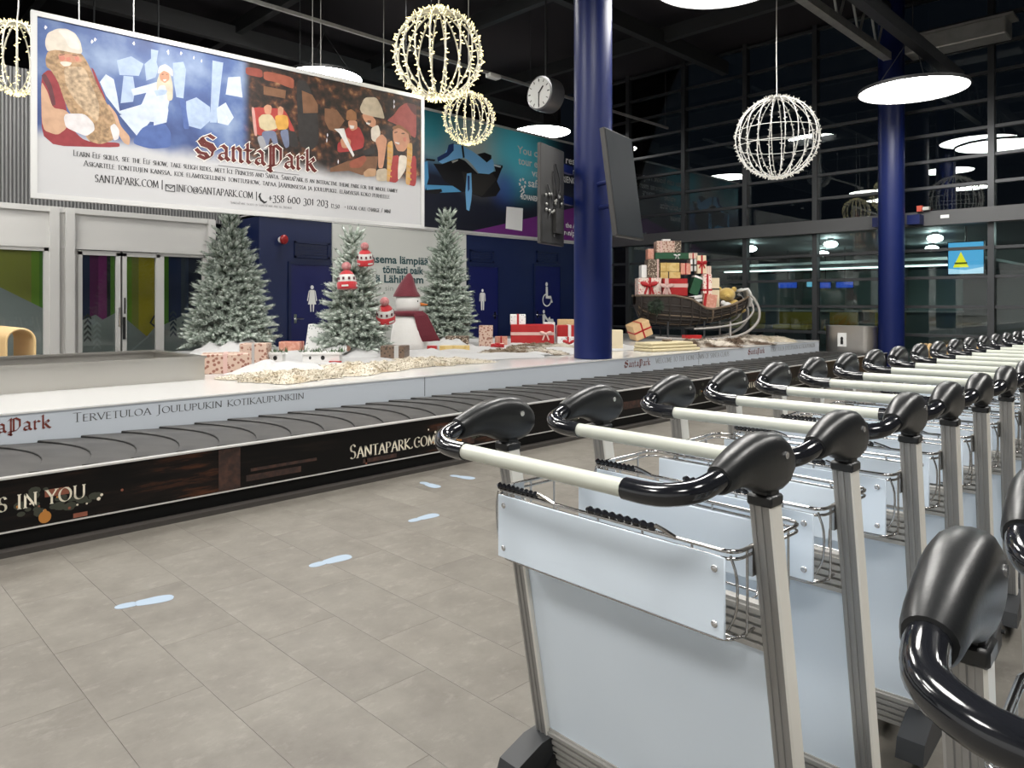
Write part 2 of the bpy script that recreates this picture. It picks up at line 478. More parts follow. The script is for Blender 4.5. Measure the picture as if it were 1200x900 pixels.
def wc_door(n, x0, x1, ztop, hx, vent):
    d = MB().bb((x0, 11.785, 0), (x1, 11.80, ztop)).build('door_%d' % n, M_navy2)
    tag(d, kind='structure')
    f = MB().bb((x0 - .05, 11.77, 0), (x0, 11.80, ztop + .05)).bb((x1, 11.77, 0), (x1 + .05, 11.80, ztop + .05)).bb((x0, 11.77, ztop), (x1, 11.80, ztop + .05))
    f.build('door_frame', M_navytrim, d)
    h = MB().cyl((hx, 11.785, 1.04), (hx, 11.72, 1.04), .014, 8).cyl((hx, 11.72, 1.04), (hx + (.13 if hx < (x0 + x1) / 2 else -.13), 11.72, 1.04), .012, 8)
    h.bb((hx - .025, 11.775, .96), (hx + .025, 11.785, 1.12)).build('handle', M_chrome, d, smooth=40)
    if vent:
        v = MB()
        a, b, c, e = vent
        v.bb((a, 11.775, c), (b, 11.80, c + .04)).bb((a, 11.775, e - .04), (b, 11.80, e)).bb((a, 11.775, c), (a + .04, 11.80, e)).bb((b - .04, 11.775, c), (b, 11.80, e))
        v.build('vent_frame', M_navytrim, d)
        v = MB()
        k = c + .06
        while k < e - .05:
            v.bb((a + .04, 11.79, k), (b - .04, 11.80, k + .02)); k += .05
        v.build('vent_grille', M_navytrim, d)
    return d
d1 = wc_door(1, 6.28, 7.09, 2.0, 6.36, (6.35, 7.05, 2.12, 2.42))
s = MB(); pict_person(s, 6.69, 1.16, .48, True, 11.78); s.build('pictogram', M_sign, d1)
d2 = wc_door(2, 10.46, 11.33, 2.12, 11.24, (10.5, 11.2, 2.22, 2.48))
s = MB(); pict_person(s, 10.86, 1.16, .47, False, 11.78); s.build('pictogram', M_sign, d2)
d3 = wc_door(3, 12.56, 13.45, 2.2, 12.63, (12.62, 13.4, 2.3, 2.56))
s = MB()
def q3(pts): s.add([(12.98 + a, 11.78, 1.15 + b) for a, b in pts], [tuple(range(len(pts)))])
q3([(-.02 + .045 * math.cos(R(a)), .62 + .05 * math.sin(R(a))) for a in range(0, 360, 30)])
q3([(-.05, .56), (.02, .56), (.03, .34), (.14, .34), (.2, .18), (.15, .17), (.11, .27), (-.05, .28)])
for a in range(100, 380, 20):
    r0, r1 = .13, .16
    q3([(-.01 + r0 * math.cos(R(a)), .24 + r0 * math.sin(R(a))), (-.01 + r1 * math.cos(R(a)), .24 + r1 * math.sin(R(a))),
        (-.01 + r1 * math.cos(R(a + 20)), .24 + r1 * math.sin(R(a + 20))), (-.01 + r0 * math.cos(R(a + 20)), .24 + r0 * math.sin(R(a + 20)))])
q3([(-.12 + .04 * math.cos(R(a)), -.04 + .045 * math.sin(R(a))) for a in range(0, 360, 30)])
q3([(-.17, -.1), (-.07, -.1), (-.09, -.48), (-.15, -.48)]); q3([(-.07, -.12), (.05, -.24), (.03, -.28), (-.08, -.2)])
q3([(-.02, -.3), (.26, -.3), (.26, -.34), (-.02, -.34)]); q3([(.02, -.29), (.24, -.29), (.22, -.22), (.12, -.22), (.1, -.16), (.04, -.2)])
s.build('pictogram', M_sign, d3)

# ------------------------------------------------------------------ shop front at the left: white frames, printed glass
M_frame = mat('white_aluminium', (.58, .575, .56), .35)
sf = MB().bb((-4, 12.35, 2.17), (5.15, 12.55, 2.72)).build('wall_shopfront', M_frame)
tag(sf, kind='structure')
MB().bb((-4, 12.30, 2.66), (5.15, 12.36, 2.74)).bb((-4, 12.31, 2.13), (5.15, 12.36, 2.2)).build('fascia_trim', M_frame, sf)
for x0, x1 in ((2.72, 2.84), (2.92, 3.04), (5.03, 5.15)):
    MB().bb((x0, 12.26, 0), (x1, 12.40, 2.72)).build('post', M_frame, sf)
MB().bb((2.84, 12.33, 0), (2.92, 12.38, 2.72)).bb((3.04, 12.36, 0), (3.10, 12.42, 2.2)).build('post_recess', M_frame, sf)
def wave_noise_print(name, c1, c2, sc):
    return mat(name, c1, .5, noise=(sc, c2, .9))
BAND = {k: mat('print_' + k, c, .5) for k, c in dict(olive=(.42, .42, .06), lime=(.28, .50, .03), green=(.15, .40, .02), magenta=(.36, .025, .24), wine=(.2, .01, .14), navy=(.015, .035, .12),
        yellow=(.70, .55, .02), black=(.02, .024, .03), slate=(.06, .08, .12), mist=(.46, .49, .465), mist2=(.42, .45, .43), frost=(.62, .66, .64), ink=(.04, .05, .048), scene=(.20, .28, .40), snow=(.55, .62, .68)).items()}
def shop_window(n, x0, x1, bands, hill, marks=(), door=False):
    """pane in a frame with a coloured print right behind it"""
    wn = MB().bb((x0, 12.40, .04), (x1, 12.41, 2.1)).build('window_%d' % n if not door else 'door_%d' % n, M_glass2)
    tag(wn, kind='structure')
    keys = []; mb = MB()
    def use(k):
        if k not in keys: keys.append(k)
        mb.cur = keys.index(k)
    for a, b, k in bands:
        use(k); mb.bb((x0 + a, 12.425, .04), (x0 + b, 12.43, 2.1))
    if hill:
        use('mist'); mb.prism([(x0 + a, b) for a, b in hill], 12.415, 12.42, 'y')
    for k, pts in marks:
        use(k); mb.prism([(x0 + a, b) for a, b in pts], 12.412, 12.416, 'y')
    mb.build('print', [BAND[k] for k in keys], wn)
    return wn
def chev(x, z, w, n, k):
    return [(k, [(x - w, z - i * .085), (x, z - i * .085 + .06), (x + w, z - i * .085), (x + w, z - i * .085 - .04), (x, z - i * .085 + .02), (x - w, z - i * .085 - .04)]) for i in range(n)]
# large left window with a winter scene and green bands
w1 = shop_window(1, 1.2, 2.70, [(0, .93, 'scene'), (.93, 1.1, 'olive'), (1.1, 1.32, 'olive'), (1.32, 1.42, 'lime'), (1.42, 1.5, 'green')],
    [(.93, 1.55), (1.5, 1.22), (1.5, .06), (.93, .06)],
    [('navy', [(0, 1.5), (.93, 1.5), (.93, 2.1), (0, 2.1)]), ('snow', [(0, 1.15), (.4, 1.3), (.9, 1.25), (.9, 1.4), (.5, 1.36), (0, 1.4)]),
     ('snow', [(.0, .8), (.9, .95), (.9, 1.1), (.3, 1.02), (0, 1.0)]), ('snow', [(.45, 1.62), (.52, 1.95), (.6, 1.62)]), ('slate', [(.5, .5), (.56, .8), (.62, .5)]), ('slate', [(.62, .5), (.68, .86), (.74, .5)])])
MB().bb((2.66, 12.33, 0), (2.72, 12.41, 2.13)).bb((1.2, 12.33, 2.08), (2.72, 12.41, 2.13)).build('window_frame', M_frame, w1)
# double door
w2 = shop_window(4, 3.16, 3.63, [(0, .12, 'navy'), (.12, .24, 'wine'), (.24, .36, 'magenta'), (.36, .41, 'black'), (.41, .47, 'green')],
    [(0, 1.05), (.2, 1.14), (.3, 1.06), (.47, 1.16), (.47, .06), (0, .06)], chev(.09, 1.1, .05, 5, 'ink') + chev(.22, .98, .055, 5, 'frost') + [('frost', [(.12, .22), (.47, .52), (.47, .55), (.12, .25)])], True)
w3 = shop_window(5, 3.78, 4.22, [(0, .1, 'lime'), (.1, .2, 'olive'), (.2, .44, 'yellow')],
    [(0, 1.08), (.32, .78), (.44, .92), (.44, .06), (0, .06)], [('frost', [(0, .5), (.34, .8), (.36, .78), (0, .47)]), ('ink', [(.36, 1.0), (.44, 1.14), (.44, 1.1), (.39, 1.0), (.44, .96), (.44, .92)])] + chev(.3, .3, .05, 2, 'frost'), True)
for dd, a, b in ((w2, 3.10, 3.69), (w3, 3.72, 4.28)):
    MB().bb((a, 12.34, 0), (a + .06, 12.41, 2.1)).bb((b - .06, 12.34, 0), (b, 12.41, 2.1)).bb((a, 12.34, 2.05), (b, 12.41, 2.12)).bb((a, 12.34, 0), (b, 12.41, .1)).build('door_frame', M_frame, dd)
MB().cyl((3.66, 12.30, .95), (3.66, 12.30, 1.25), .012, 8).cyl((3.66, 12.34, .97), (3.66, 12.30, .97), .01, 8).cyl((3.66, 12.34, 1.23), (3.66, 12.30, 1.23), .01, 8).build('handle', M_chrome, w2)
MB().cyl((3.74, 12.30, 1.15), (3.74, 12.30, 1.4), .012, 8).bb((3.72, 12.33, .75), (3.76, 12.34, 1.1)).build('handle', M_black, w3)
w4 = shop_window(2, 4.34, 5.03, [(0, .1, 'green'), (.1, .3, 'navy'), (.3, .42, 'slate'), (.42, .69, 'black')], [(0, .95), (.2, 1.05), (.69, 1.3), (.69, .06), (0, .06)], chev(.17, 1.14, .05, 5, 'slate') + chev(.36, 1.0, .05, 4, 'slate'))
MB().bb((4.28, 12.34, 0), (4.34, 12.41, 2.13)).bb((4.97, 12.34, 0), (5.03, 12.41, 2.13)).bb((4.34, 12.34, 2.08), (5.03, 12.41, 2.13)).build('window_frame', M_frame, w4)
tag(MB().bb((-4, 12.44, 0), (5.7, 12.5, 2.2)).build('wall_inner', mat('shop_dark', (.02, .022, .025), .7)), kind='structure')

# ------------------------------------------------------------------ glazed wall on the right
XG = 15.5
YS = [-1.65, -.05, 1.55, 3.15, 4.76, 6.33, 7.92, 9.52, 11.17, 11.78]
ZS = [.12, .70, 1.245, 1.80, 2.33, 2.90, 3.52, 4.02, 4.52, 5.02, 5.52, 6.02, 6.52, 7.12]
gw = MB().bb((XG - .06, -1.7, 0), (XG + .06, 11.8, .12)).build('window_3', M_mull)
tag(gw, kind='structure')
for y in YS:
    MB().bb((XG - .12, y - .05, .1), (XG + .05, y + .05, 7.2)).build('mullion', M_mull, gw)
for i, z in enumerate(ZS):
    if i == 5: continue
    MB().bb((XG - .07, -1.6, z - .028), (XG + .04, 11.75, z + .028)).build('transom', M_mull, gw)
MB().bb((XG - .26, -1.7, 2.78), (XG + .04, 11.8, 3.05)).build('crossbeam', M_beam, gw)
for a, b in zip(YS[:-1], YS[1:]):
    for c, d in zip(ZS[:-1], ZS[1:]):
        MB().bb((XG - .008, a, c), (XG + .008, b, d)).build('pane', M_glass, gw)
tag(MB().bb((XG - .06, -7, 0), (XG + .06, -1.7, 7.2)).build('wall_right', mat('wall_right_paint', (.05, .05, .055), .6)), kind='structure')
tag(MB().bb((XG - .06, 13.6, 0), (XG + .06, 18, 7.2)).build('wall_right_rear', M_ceil), kind='structure')

# ------------------------------------------------------------------ hall beyond the glass
M_hallw = mat('hall_wall', (.25, .30, .28), .6, noise=(.7, (.33, .38, .36), .8))
tag(MB().bb((15.6, -8, -.1), (27, 16, -.002)).build('floor_hall', mat('hall_floor', (.10, .11, .11), .3)), kind='structure')
tag(MB().bb((15.62, -8, 2.98), (27, 16, 3.08)).build('ceiling_hall', mat('hall_ceiling', (.10, .115, .12), .6)), kind='structure')
tag(MB().bb((26.9, -8, 0), (27, 16, 3)).build('wall_hall', M_hallw), kind='structure')
tag(MB().bb((15.62, 12.0, 0), (27, 12.1, 3)).build('wall_hall_side', mat('hall_dark', (.03, .035, .04), .6)), kind='structure')

# ------------------------------------------------------------------ columns
for i, (x, y, z0, r, lab) in enumerate(((7.42, 5.93, .605, .247, 0), (14.75, 4.62, 0, .225, 1))):
    c = MB().lathe([(r, z0), (r, 2.2), (r, 7.2)], 40, (x, y, 0)).build('column_%d' % (i + 1), M_colblue, smooth=40)
    tag(c, kind='structure')
    if i: MB().bb((14.98, 4.2, 2.80), (15.3, 4.42, 2.98)).bb((14.98, 4.82, 2.80), (15.3, 5.04, 2.98)).build('bracket', M_colblue, c)

# ------------------------------------------------------------------ roof steel
def truss(n, y, x0, x1, z, h, m):
    t = MB().bb((x0, y - .07, z), (x1, y + .07, z + .14)).build('trim_%d' % n, m); tag(t, kind='structure')
    MB().bb((x0, y - .06, z + h), (x1, y + .06, z + h + .14)).build('top_chord', M_steel_dark, t)
    k = x0 + .3; up = True
    while k < x1 - .5:
        MB().cyl((k, y, z + .1 if up else z + h), (k + .42, y, z + h if up else z + .1), .022, 8).build('diagonal', M_steel, t, smooth=40)
        k += .45; up = not up
    return t
truss(2, 4.62, 6.5, 14.6, 5.85, .9, M_steel)
truss(3, 3.42, 5.0, 14.5, 5.15, .06, M_steel_dark)
for k, (y, z, h, m) in enumerate(((14.2, 6.5, .34, M_beam), (8.4, 6.6, .3, M_steel_dark), (1.2, 6.4, .3, M_steel_dark))):
    tag(MB().bb((-6, y - .08, z), (15.4, y + .08, z + h)).build('trim_%d' % (4 + k), m), kind='structure')
for k, (x, z) in enumerate(((3.2, 6.7), (6.4, 6.7), (9.6, 6.7), (12.8, 6.7))):
    tag(MB().bb((x - .07, -6.9, z), (x + .07, 17.8, z + .28)).build('trim_%d' % (7 + k), M_steel_dark), kind='structure')

# ------------------------------------------------------------------ baggage carousel
M_belt = mat('belt_rubber', (.026, .025, .024), .45, noise=(7, (.050, .048, .045), .5), bump=(60, .05))
M_beltedge = mat('belt_gap_shade', (.008, .008, .008), .7)
M_alu_edge = mat('edge_strip', (.75, .74, .72), .3, .6)
M_kick = mat('kick_plate', (.004, .004, .004), .5, spec=.2)
M_kick2 = mat('toe_plate', (.045, .04, .036), .5)

def fascia_material():
    """dark printed timber scene: plank grain with rusty glints and blurred tree lights"""
    m, nt, b = node_mat('fascia_print'); N = nt.nodes; L = nt.links
    tc = N.new('ShaderNodeTexCoord')
    mp = N.new('ShaderNodeMapping'); mp.inputs['Scale'].default_value = (1.1, 1, 9); L.new(tc.outputs['Object'], mp.inputs[0])
    n1 = N.new('ShaderNodeTexNoise'); n1.inputs['Scale'].default_value = 2.2; n1.inputs['Detail'].default_value = 7; n1.inputs['Roughness'].default_value = .65
    L.new(mp.outputs[0], n1.inputs['Vector'])
    n2 = N.new('ShaderNodeTexNoise'); n2.inputs['Scale'].default_value = .9; n2.inputs['Detail'].default_value = 2
    L.new(tc.outputs['Object'], n2.inputs['Vector'])
    mu = N.new('ShaderNodeMath'); mu.operation = 'MULTIPLY'; L.new(n1.outputs[0], mu.inputs[0]); L.new(n2.outputs[0], mu.inputs[1])
    r = N.new('ShaderNodeValToRGB'); e = r.color_ramp.elements
    e[0].position = .24; e[0].color = (.004, .0035, .0035, 1); e[1].position = .50; e[1].color = (.12, .042, .02, 1)
    k = e.new(.32); k.color = (.010, .007, .006, 1)
    L.new(mu.outputs[0], r.inputs[0]); L.new(r.outputs[0], b.inputs['Base Color'])
    b.inputs['Roughness'].default_value = .35; b.inputs['Specular IOR Level'].default_value = .2
    return m
M_fascia = fascia_material()
BX0, BX1 = -2.6, 14.3
car = thing('baggage_carousel', 'long black baggage carousel with printed side and overlapping rubber slats below the white platform', 'baggage carousel', (0, 0, 0))
MB().bb((BX0, 4.55, .125), (BX1, 4.60, .395)).build('side_panel', M_fascia, car)
MB().bb((BX0, 4.540, .397), (BX1, 4.585, .407)).build('edge_strip', M_alu_edge, car)
MB().bb((BX0, 4.545, .116), (BX1, 4.60, .124)).build('lower_strip', M_alu_edge, car)
MB().bb((BX0, 4.58, .03), (BX1, 4.68, .113)).build('kick_plate', M_kick, car)
MB().bb((BX0, 4.50, .0), (BX1, 4.68, .03)).build('toe_plate', M_kick2, car)
MB().bb((BX0, 4.62, .30), (BX1, 5.655, .372)).build('slat_bed', M_beltedge, car)
# crescent slats that overlap like fish scales
def slat_mesh():
    y0, y1, b, pitch, n = 4.625, 5.65, .155, .257, 10
    ym, hw = (y0 + y1) / 2, (y1 - y0) / 2
    def bow(y): return b * (1 - ((y - ym) / hw) ** 2)
    line = [(bow(y0 + (y1 - y0) * i / n), y0 + (y1 - y0) * i / n) for i in range(n + 1)]
    sec = ((.0, .386), (.0, .400), (.004, .404), (.014, .4045), (pitch + .03, .389), (pitch + .03, .380))
    k = len(sec); mb = MB()
    vs = [(x + dx, y, z) for (x, y) in line for dx, z in sec]
    for j in range(k):
        j2 = (j + 1) % k
        mb.cur = 1 if j == 0 else 0  # lip face coloured black as the shadow line along each slat
        mb.add([], [])
        mb.f += [(i * k + j, i * k + j2, (i + 1) * k + j2, (i + 1) * k + j) for i in range(n)]; mb.m += [mb.cur] * n
    mb.cur = 0
    mb.f += [tuple(range(k))[::-1], tuple(n * k + j for j in range(k))]; mb.m += [0, 0]
    mb.v = vs
    return mb.mesh('slat', [M_belt, M_beltedge], 25)
sm = slat_mesh()
x = .923 - 12 * .257
while x < BX1 - .28:
    link('slat', sm, car, (x, 0, 0)); x += .257
# lights on the printed side (flat print)
mb = MB(); MMs = [mat('glint_gold', (.42, .17, .03), .5), mat('glint_white', (.7, .62, .5), .5), mat('glint_rust', (.22, .07, .04), .5), mat('pine_ink', (.035, .038, .026), .5), mat('wood_ink', (.11, .045, .028), .5, noise=(25, (.02, .01, .008), .9))]
DY = 0.0
def disc(cx, cz, r, k, y=4.5495, n=12, sq=1.0):
    global DY
    DY += 2e-6; y -= DY
    mb.cur = k; mb.add([(cx + r * math.cos(2 * math.pi * i / n), y, cz + r * sq * math.sin(2 * math.pi * i / n)) for i in range(n)], [tuple(range(n))])
rnd = random.Random(4)
for cx, n0 in ((1.02, 34), (3.85, 26), (5.35, 26), (7.6, 20), (10.2, 16)):
    for i in range(n0):
        disc(cx + rnd.gauss(0, .13), .19 + abs(rnd.gauss(0, .05)), rnd.uniform(.012, .034), 3, 4.5497, 9, .7)
    for i in range(n0 // 3):
        disc(cx + rnd.gauss(0, .16), .19 + abs(rnd.gauss(0, .07)), rnd.uniform(.004, .011), rnd.choice((1, 1, 0, 2)), 4.5493, 8)
disc(.985, .165, .03, 0, 4.549, 16, 1.1); disc(.985, .2, .008, 0)
disc(3.93, .185, .03, 0, 4.549, 16, 1.0); disc(5.2, .2, .03, 0, 4.549); disc(5.33, .22, .026, 1, 4.549)
for x0, x1, z0, z1, k in ((1.93, 2.07, .13, .39, 4), (2.11, 2.5, .16, .2, 4), (2.14, 2.62, .22, .24, 4), (3.0, 3.3, .14, .17, 4), (3.7, 4.1, .14, .33, 4), (4.6, 4.75, .13, .38, 4), (.985, 1.1, .27, .31, 2), (1.12, 1.19, .13, .155, 2), (3.02, 3.035, .128, .17, 2), (6.2, 6.6, .2, .28, 4), (8.3, 8.9, .16, .24, 4)):
    mb.cur = k; mb.add([(x0, 4.5499, z0), (x1, 4.5499, z0), (x1, 4.5499, z1), (x0, 4.5499, z1)], [(0, 1, 2, 3)])
tag(mb.build('printed_scene', MMs, car), kind='stuff')
M_cream = mat('cream_ink', (.80, .74, .60), .5)
PF = lambda x, y, z: (x, 4.5485 - z, y)
t = MB(); pen_text(t, 'S IN YOU', .775, .232, .075, PF, w=.15, thin=.05, width=.405, track=.1); t.build('lettering', M_cream, car)
t = MB(); pen_text(t, 'Santapark.com', 2.885, .188, .10, PF, w=.14, thin=.05, width=.79); t.build('lettering', M_cream, car)
t = MB(); pen_text(t, 'Santapark.com', 8.8, .20, .09, PF, w=.14, thin=.05, width=.8); t.build('lettering', M_cream, car)
# turn of the belt behind the platform end
mb = MB(); mb.bb((14.02, 6.1, .28), (15.05, 9.6, .385)).build('turning_bed', M_belt, car)
MB().bb((15.05, 6.1, .0), (15.1, 9.6, .41)).build('end_panel', M_kick, car)

# ------------------------------------------------------------------ white platform
PX0, PX1, PY0, PY1, PZ = -2.6, 14.0, 5.665, 11.2, .60
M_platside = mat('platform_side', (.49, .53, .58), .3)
pl = thing('display_platform', 'long white platform carrying the winter display above the carousel', 'platform', (0, 0, 0))
MB().bb((PX0, PY0 + .006, .0), (3.0, 8.45, PZ - .012)).bb((3.0, PY0 + .006, .0), (PX1 - .006, PY1, PZ - .012)).build('body', M_platside, pl)
MB().prism([(PX0, PY0), (PX1, PY0), (PX1, PY1), (3.0, PY1), (3.0, 8.45), (PX0, 8.45)], PZ - .012, PZ).build('top', M_whitegloss, pl)
for x in (4.45, 9.6):
    MB().bb((x, PY0 + .0045, .40), (x + .006, PY0 + .0065, PZ - .012)).build('panel_joint', M_beltedge, pl)
M_ink = mat('dark_ink', (.06, .06, .06), .6)
M_ink2 = mat('grey_print', (.20, .20, .20), .6)
M_logo = mat('word_mark_red', (.16, .028, .018), .5)
PP = lambda x, y, z: (x, PY0 + .005 - z, y)
LOGO = {}
def word_mark(parent, x, z, h, width, P, outline=True, m=None):
    t = MB(); pen_text(t, 'SantaPark', x, z, h, P, .0012, w=.17, ang=40, thin=.045, width=width, track=.0, glyphs=BL)
    t.build('word_mark', m or M_logo, parent)
word_mark(pl, .70, .478, .085, .565, PP)
t = MB(); pen_text(t, 'Tervetuloa Joulupukin kotikaupunkiin', 1.392, .498, .062, PP, w=.12, thin=.045, width=1.75); t.build('lettering', M_ink, pl)
for lx in (7.74, 11.13):
    word_mark(pl, lx, .475, .085, .60, PP)
t = MB(); pen_text(t, 'WELCOME TO THE HOMETOWN OF SANTA CLAUS', 8.47, .485, .07, PP, w=.15, thin=.06, width=2.04); t.build('lettering', M_ink2, pl)
t = MB(); pen_text(t, 'TERVETULOA JOULUPUKIN KOTIKAUPUNKIIN', 11.95, .485, .07, PP, w=.15, thin=.06, width=1.85); t.build('lettering', M_ink2, pl)

# ------------------------------------------------------------------ steel infeed tray on the platform
M_steelbox = mat('brushed_steel', (.52, .50, .46), .3, .9, noise=(.8, (.62, .60, .56), .8))
tr = thing('infeed_tray', 'open stainless steel infeed tray on the white platform at the far left', 'steel tray', (0, 0, PZ))
t = MB(); X0, X1, Y0, Y1, h = -2.4, 2.78, 6.87, 8.15, .222
t.bb((X0, Y0, 0), (X1, Y0 + .02, h)).bb((X0, Y1 - .02, 0), (X1, Y1, h)).bb((X1 - .02, Y0 + .02, 0), (X1, Y1 - .02, h)).bb((X0, Y0 + .02, 0), (X0 + .02, Y1 - .02, h))
t.build('walls', M_steelbox, tr)
MB().bb((X0 + .02, Y0 + .02, .08), (X1 - .02, Y1 - .02, .11)).build('belt', M_belt, tr)
MB().bb((X0, Y0 - .015, h - .02), (X1 + .015, Y0 + .05, h)).bb((X0, Y1 - .05, h - .02), (X1 + .015, Y1 + .015, h)).bb((X1 - .05, Y0 + .05, h - .02), (X1 + .015, Y1 - .05, h)).build('rim', M_steelbox, tr)

# ------------------------------------------------------------------ luggage trolleys
M_alu = mat('anodised_aluminium', (.55, .545, .52), .36, .75, bump=(90, .02))
M_alu_lit = mat('post_aluminium_lit', (.80, .78, .72), .34, .2)  # post aluminium with the light on its side faces put into the colour
M_alu_shade = mat('post_aluminium_shaded', (.31, .305, .295), .42, .5)  # same post aluminium, darkened: shade of the rear face put into the colour
M_alurail = mat('rail_aluminium', (.42, .41, .39), .5, .3)
M_panel = mat('pale_blue_panel', (.66, .75, .85), .42, noise=(1.5, (.69, .775, .865), .6))
M_board = mat('pale_grey_board', (.67, .755, .85), .42, noise=(2.0, (.70, .78, .865), .6))
M_plastic = mat('black_plastic', (.011, .012, .013), .34, bump=(220, .03))
M_grip = mat('black_gloss_grip', (.010, .011, .014), .13, coat=.4)
M_pale = mat('pale_handle_tube', (.58, .60, .53), .28)
M_wire = mat('chrome_wire', (.50, .49, .48), .14, 1.0)
M_rubber = mat('grey_rubber', (.020, .022, .025), .5)
M_bolt = mat('bolt_steel', (.62, .62, .63), .25, .9)

LEAN = .185
def lx(z): return (.93 - z) * LEAN
def trolley_parts():
    parts = []
    def put(name, mb, m, smooth=40): parts.append((name, mb.mesh(name, m, smooth), None))
    def sub(name, mb, m, smooth=40): parts.append((name, mb.mesh(name, m, smooth), len(parts) - 1))
    W = .36
    # posts: extruded profile with grooves on the rear face, leaning
    prof = [(-.021, -.019), (-.021, -.012), (-.0185, -.0105), (-.0185, -.0045), (-.021, -.003), (-.021, .003), (-.0185, .0045), (-.0185, .0105), (-.021, .012), (-.021, .019), (-.017, .023), (.021, .023), (.021, -.023), (-.017, -.023)]
    for s in (1, -1):
        vs = []
        for z in (.085, .935):
            for a, b in prof: vs.append((lx(z) + a, s * W + b, z))
        n = len(prof)
        fs = [tuple(range(n)), tuple(range(n, 2 * n))[::-1]] + [(i, n + i, n + (i + 1) % n, (i + 1) % n) for i in range(n)]
        pm = MB().add(vs, fs); pm.m = [0, 0] + [1 if i < 10 else 0 for i in range(n)]
        put('post', pm, [M_alu_lit, M_alu_shade], 30)
        put('post_cap', MB().rbox((0, s * W, .945), (.05, .052, .022), .004, 1).rbox((.002, s * W, .965), (.042, .04, .03), .006, 1), M_plastic)
        # handle housing: tapered shell between grip tube and post
        # (x, z bottom, z top, half width, squareness)
        st = [(-.176, .985, 1.034, .0245, 2.0), (-.168, .982, 1.038, .028, 2.0), (-.14, .984, 1.050, .0295, 2.2), (-.11, .986, 1.060, .031, 2.5), (-.075, .979, 1.069, .033, 2.8),
              (-.045, .966, 1.074, .034, 3.0), (-.01, .958, 1.075, .034, 3.0), (.025, .957, 1.070, .033, 3.0), (.055, .963, 1.055, .031, 2.7), (.075, .978, 1.036, .026, 2.4), (.085, .996, 1.018, .016, 2.0)]
        n = 20; vs = []; fs = []
        for (x, zb, zt, hw, e) in st:
            for j in range(n):
                q = 2 * math.pi * j / n; c_, s_ = math.cos(q), math.sin(q)
                vs.append((x + .012 * (1 - abs(s_)) * (x < -.15), s * W + hw * math.copysign(abs(c_) ** (2 / e), c_), (zb + zt) / 2 + (zt - zb) / 2 * math.copysign(abs(s_) ** (2 / e), s_)))
        for i in range(len(st) - 1):
            for j in range(n): fs.append((i * n + j, (i + 1) * n + j, (i + 1) * n + (j + 1) % n, i * n + (j + 1) % n))
        fs.append(tuple(range(n))); fs.append(tuple((len(st) - 1) * n + j for j in range(n))[::-1])
        put('handle_housing', MB().add(vs, fs), M_plastic, 60)
        sub('screw', MB().cyl((.02, s * W - .0355, 1.03), (.02, s * W + .0355, 1.03), .007, 10), M_bolt)
        # black grip elbow
        el = catmull([(-.125, s * W, 1.015), (-.175, s * W, 1.008), (-.222, s * (W - .012), .996), (-.25, s * (W - .05), .988), (-.258, s * (W - .09), .985), (-.258, s * (W - .135), .985)], 5)
        put('grip', MB().tube(el, .0205, 14), M_grip, 60)
    put('handle_bar', MB().cyl((-.258, -W + .135, .985), (-.258, W - .135, .985), .0172, 16), M_pale)
    # rails and boards between the posts
    def rail(z0, z1):
        mb = MB(); k = 5; n = []
        for i in range(k):
            a = z0 + (z1 - z0) * i / k; b = z0 + (z1 - z0) * (i + .62) / k; c = z0 + (z1 - z0) * (i + 1) / k
            n += [(a, -.018), (b, -.018), (b, -.010), (c, -.010)]
        pr = [(lx(z) + dx, z) for z, dx in n] + [(lx(z1) + .012, z1), (lx(z0) + .012, z0)]
        return mb.prism(pr, -W + .022, W - .022, 'y')
    put('top_rail', rail(.632, .725), M_alurail, 30)
    put('bottom_rail', rail(.06, .155), M_alurail, 30)
    put('board', MB().prism([(lx(.15) - .006, .15), (lx(.64) - .006, .64), (lx(.64) + .002, .64), (lx(.15) + .002, .15)], -W + .02, W - .02, 'y'), M_board)
    # rear panel of the wire basket, with corner bolts
    pz0, pz1, px, pw = .682, .838, -.072, .318
    put('rear_panel', MB().rbox((px, 0, (pz0 + pz1) / 2), (.005, pw * 2, pz1 - pz0), .002, 1), M_panel)
    rp = len(parts) - 1
    for yy in (-pw + .022, pw - .022):
        for z in (pz0 + .025, pz1 - .025): parts.append(('bolt', MB().ell((px - .003, yy, z), (.003, .0075, .0075), 10, 6).mesh('bolt', M_bolt, 40), rp))
    put('front_panel', MB().rbox((.205, 0, .765), (.005, .585, .135), .002, 1), M_board)
    # wire basket
    def rrect(x0, x1, hy, z, r=.03, dip=0):
        p = []
        for cx, cy, a0 in ((x1 - r, hy - r, 0), (x0 + r, hy - r, 90), (x0 + r, -hy + r, 180), (x1 - r, -hy + r, 270)):
            for i in range(5):
                a = R(a0 + 90 * i / 4); p.append((cx + r * math.cos(a), cy + r * math.sin(a), z))
        return p
    def wires(mb, pts, r, closed=False): mb.tube(pts, r, 6, True, closed)
    mb = MB(); wires(mb, rrect(-.066, .214, .334, .848), .0044, True); wires(mb, rrect(-.066, .214, .334, .834), .0034, True)
    put('basket_rim', mb, M_wire, 60)
    mb = MB(); wires(mb, rrect(-.062, .20, .322, .676), .0032, True)
    for yy in (-.24, -.12, 0, .12, .24):
        wires(mb, catmull([(-.064, yy, .845), (-.064, yy, .70), (-.055, yy, .674), (-.03, yy, .67), (.17, yy, .67), (.20, yy, .69), (.21, yy, .845)], 3), .0024)
    for s in (1, -1):
        for xx in (-.02, .06, .15):
            wires(mb, catmull([(xx, s * .334, .845), (xx, s * .334, .70), (xx, s * .326, .676), (xx, s * .30, .668), (xx, s * .24, .668)], 3), .0026)
        wires(mb, catmull([(-.066, s * .325, .842), (-.062, s * .336, .80), (-.06, s * .334, .74), (-.064, s * .32, .70)], 3), .0026)
